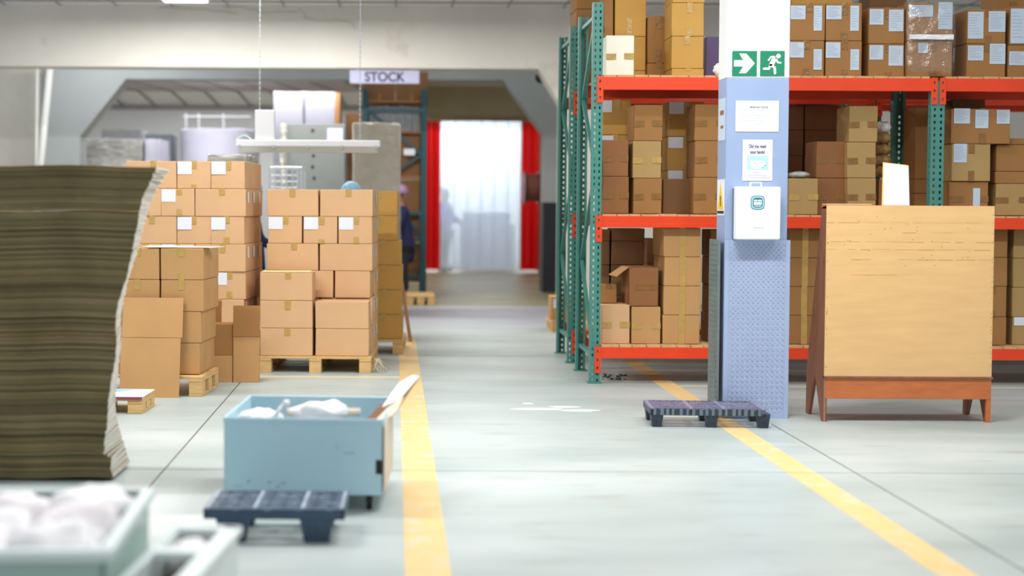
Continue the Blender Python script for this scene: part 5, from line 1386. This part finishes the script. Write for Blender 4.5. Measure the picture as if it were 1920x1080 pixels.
# small black device under the lintel chamfer
p = P(1014, 146, D1 + .5)
t = thing('wall_speaker', 'small black round device under the white lintel chamfer', 'speaker', (p.x, D1 + .56, p.z))
bm = nb(); tube(bm, (0, -.1, 0), (0, .02, 0), .085, 20, .06); obj('housing', bm, BLACK, t, smooth=False)
bm = nb(); bar(bm, (0, 0, .05), (0, 0, zl - p.z + .0), .02, .02); obj('bracket', bm, BLACK, t)

# ------------------------------------------------------------------ persons
def skin_obj(name, nodes, edges, m, parent=None, sub=2, root=0):
    me = bpy.data.meshes.new(name); me.from_pydata([n_[0] for n_ in nodes], edges, []); me.materials.append(m)
    o = bpy.data.objects.new(name, me); COL.objects.link(o)
    if parent: o.parent = parent
    md = o.modifiers.new('skin', 'SKIN'); md.use_smooth_shade = True
    for i, n_ in enumerate(nodes):
        sv = me.skin_vertices[0].data[i]; r_ = n_[1]; sv.radius = (r_, r_) if not isinstance(r_, tuple) else r_
        sv.use_root = (i == root)
    s_ = o.modifiers.new('sub', 'SUBSURF'); s_.levels = sub; s_.render_levels = sub
    # freeze to a real mesh
    dg = bpy.context.evaluated_depsgraph_get(); nm = bpy.data.meshes.new_from_object(o.evaluated_get(dg)); nm.name = name
    o.modifiers.clear(); o.data = nm
    if not nm.materials: nm.materials.append(m)
    nm.shade_smooth()
    return o
def person(loc, face, H, label, coat, net, lean=0.0, reach=.35):
    """x forward, standing; face = heading angle"""
    k = H / 1.7
    t = thing('person', label, 'person', loc, face)
    nodes = []; edges = []
    def N(x, y, z, r_, par=None):
        x = x + lean * max(0, z - .95) ; nodes.append(((x * k, y * k, z * k), r_ * k if not isinstance(r_, tuple) else (r_[0] * k, r_[1] * k)))
        if par is not None: edges.append((par, len(nodes) - 1))
        return len(nodes) - 1
    pel = N(0, 0, .93, .13); sp = N(.0, 0, 1.12, .115, pel); ch = N(.0, 0, 1.30, .13, sp); nk = N(.01, 0, 1.45, .055, ch)
    h0 = N(.03, 0, 1.53, .075, nk); h1 = N(.035, 0, 1.61, .085, h0); h2 = N(.02, 0, 1.67, .06, h1)
    nose = N(.125, 0, 1.575, .012, h0)
    hands = []
    for sy in (-1, 1):
        sh = N(0, .17 * sy, 1.36, .06, ch); el = N(.08, .22 * sy, 1.10, .042, sh); wr = N(.08 + reach * .75, .16 * sy, 1.02, .026, el)
        pm = N(.08 + reach * .75 + .06, .15 * sy, 1.01, .03, wr)
        for q in range(4):
            f1 = N(.08 + reach * .75 + .11, (.15 + (q - 1.5) * .02) * sy, 1.0, .009, pm); N(.08 + reach * .75 + .145 - abs(q - 1.5) * .006, (.15 + (q - 1.5) * .021) * sy, .975, .008, f1)
        th_ = N(.08 + reach * .75 + .06, (.15 - .045) * sy, 1.0, .010, pm); N(.08 + reach * .75 + .09, (.15 - .055) * sy, .985, .008, th_)
        hp = N(0, .09 * sy, .88, .09, pel); kn = N(.02, .10 * sy, .50, .058, hp); an = N(-.02, .10 * sy, .09, .04, kn); N(.12, .11 * sy, .035, .035, an)
    body = skin_obj('body', nodes, edges, SKIN, t)
    nodes, edges = [], []
    hem = N(.0, 0, .52, .20); wa = N(0, 0, .80, .18, hem); w3 = N(0, 0, 1.05, .165, wa); c2 = N(0, 0, 1.28, .165, w3); cn = N(.0, 0, 1.42, .085, c2)
    for sy in (-1, 1):
        sh = N(0, .17 * sy, 1.36, .085, c2); el = N(.08, .22 * sy, 1.10, .065, sh); N(.08 + reach * .68, .16 * sy, 1.03, .05, el)
    skin_obj('coat', nodes, edges, coat, t)
    nodes, edges = [], []
    p_ = N(0, 0, .75, .14)
    for sy in (-1, 1):
        hp = N(0, .09 * sy, .70, .10, p_); kn = N(.02, .10 * sy, .48, .075, hp); N(-.02, .10 * sy, .11, .06, kn)
    skin_obj('trousers', nodes, edges, DARKT, t)
    for sy in (-1, 1):
        bm = nb(); bx(bm, -.07 * k, .17 * k, (.10 * sy - .045) * k, (.10 * sy + .045) * k, 0, .075 * k); obj('shoe', bm, BLACK, t, bevel=.02 * k, seg=3)
    lx = lean * .65
    bm = nb(); bmesh.ops.create_icosphere(bm, subdivisions=3, radius=1)
    for v in bm.verts:
        c_ = v.co.copy(); n_ = 1 + .04 * math.sin(c_.x * 17) * math.sin(c_.y * 15) + (.05 if abs(c_.z + .35) < .12 else 0)
        if c_.z < -.45: c_.z = -.45
        v.co = Vector((c_.x * .125 * n_, c_.y * .105 * n_, c_.z * .105 * n_))
    obj('hairnet', bm, net, t, loc=((.0 + lx) * k, 0, 1.655 * k), smooth=True)
    for sy in (-1, 1):
        bm = nb(); bmesh.ops.create_icosphere(bm, subdivisions=2, radius=.011 * k); obj('eye', bm, BLACK, t, loc=((.108 + lx) * k, .032 * sy * k, 1.585 * k))
        bm = nb(); bmesh.ops.create_icosphere(bm, subdivisions=2, radius=.022 * k); obj('ear', bm, SKIN, t, loc=((.03 + lx) * k, .083 * sy * k, 1.56 * k))
    bm = nb(); bx(bm, .108 + lx, .118 + lx, -.022, .022, 1.515, 1.522); 
    o = obj('mouth', bm, mat('lips', s(110, 60, 56), .5), t); o.scale = (k, k, k)
    nodes, edges = [], []
    a_ = N(.01, 0, 1.40, .09); N(.02, 0, 1.49, .075, a_); skin_obj('scarf', nodes, edges, GREENC, t)
    return t
q = P(757, 560, 22.4); person((q.x, 22.4, 0), R(185), 1.66, 'person in a long navy coat and hairnet bending left near the stock rack', NAVYC, NETP, lean=.10)
q = P(658, 400, 15.75); person((q.x, 15.75, 0), R(-80), 1.59, 'person in a light blue hairnet behind the middle carton stack', NAVYC, NETB)
q = P(470, 400, 15.7); person((q.x, 15.7, 0), R(10), 1.60, 'person in navy workwear glimpsed in the gap between the tall carton stacks', BLUEC if False else NAVYC, NETB, reach=.2)
q = P(832, 440, 32.6); person((q.x, 32.6, 0), R(-30), 1.75, 'person in blue seen blurred through the clear strip curtain', BLUEC, NETB)
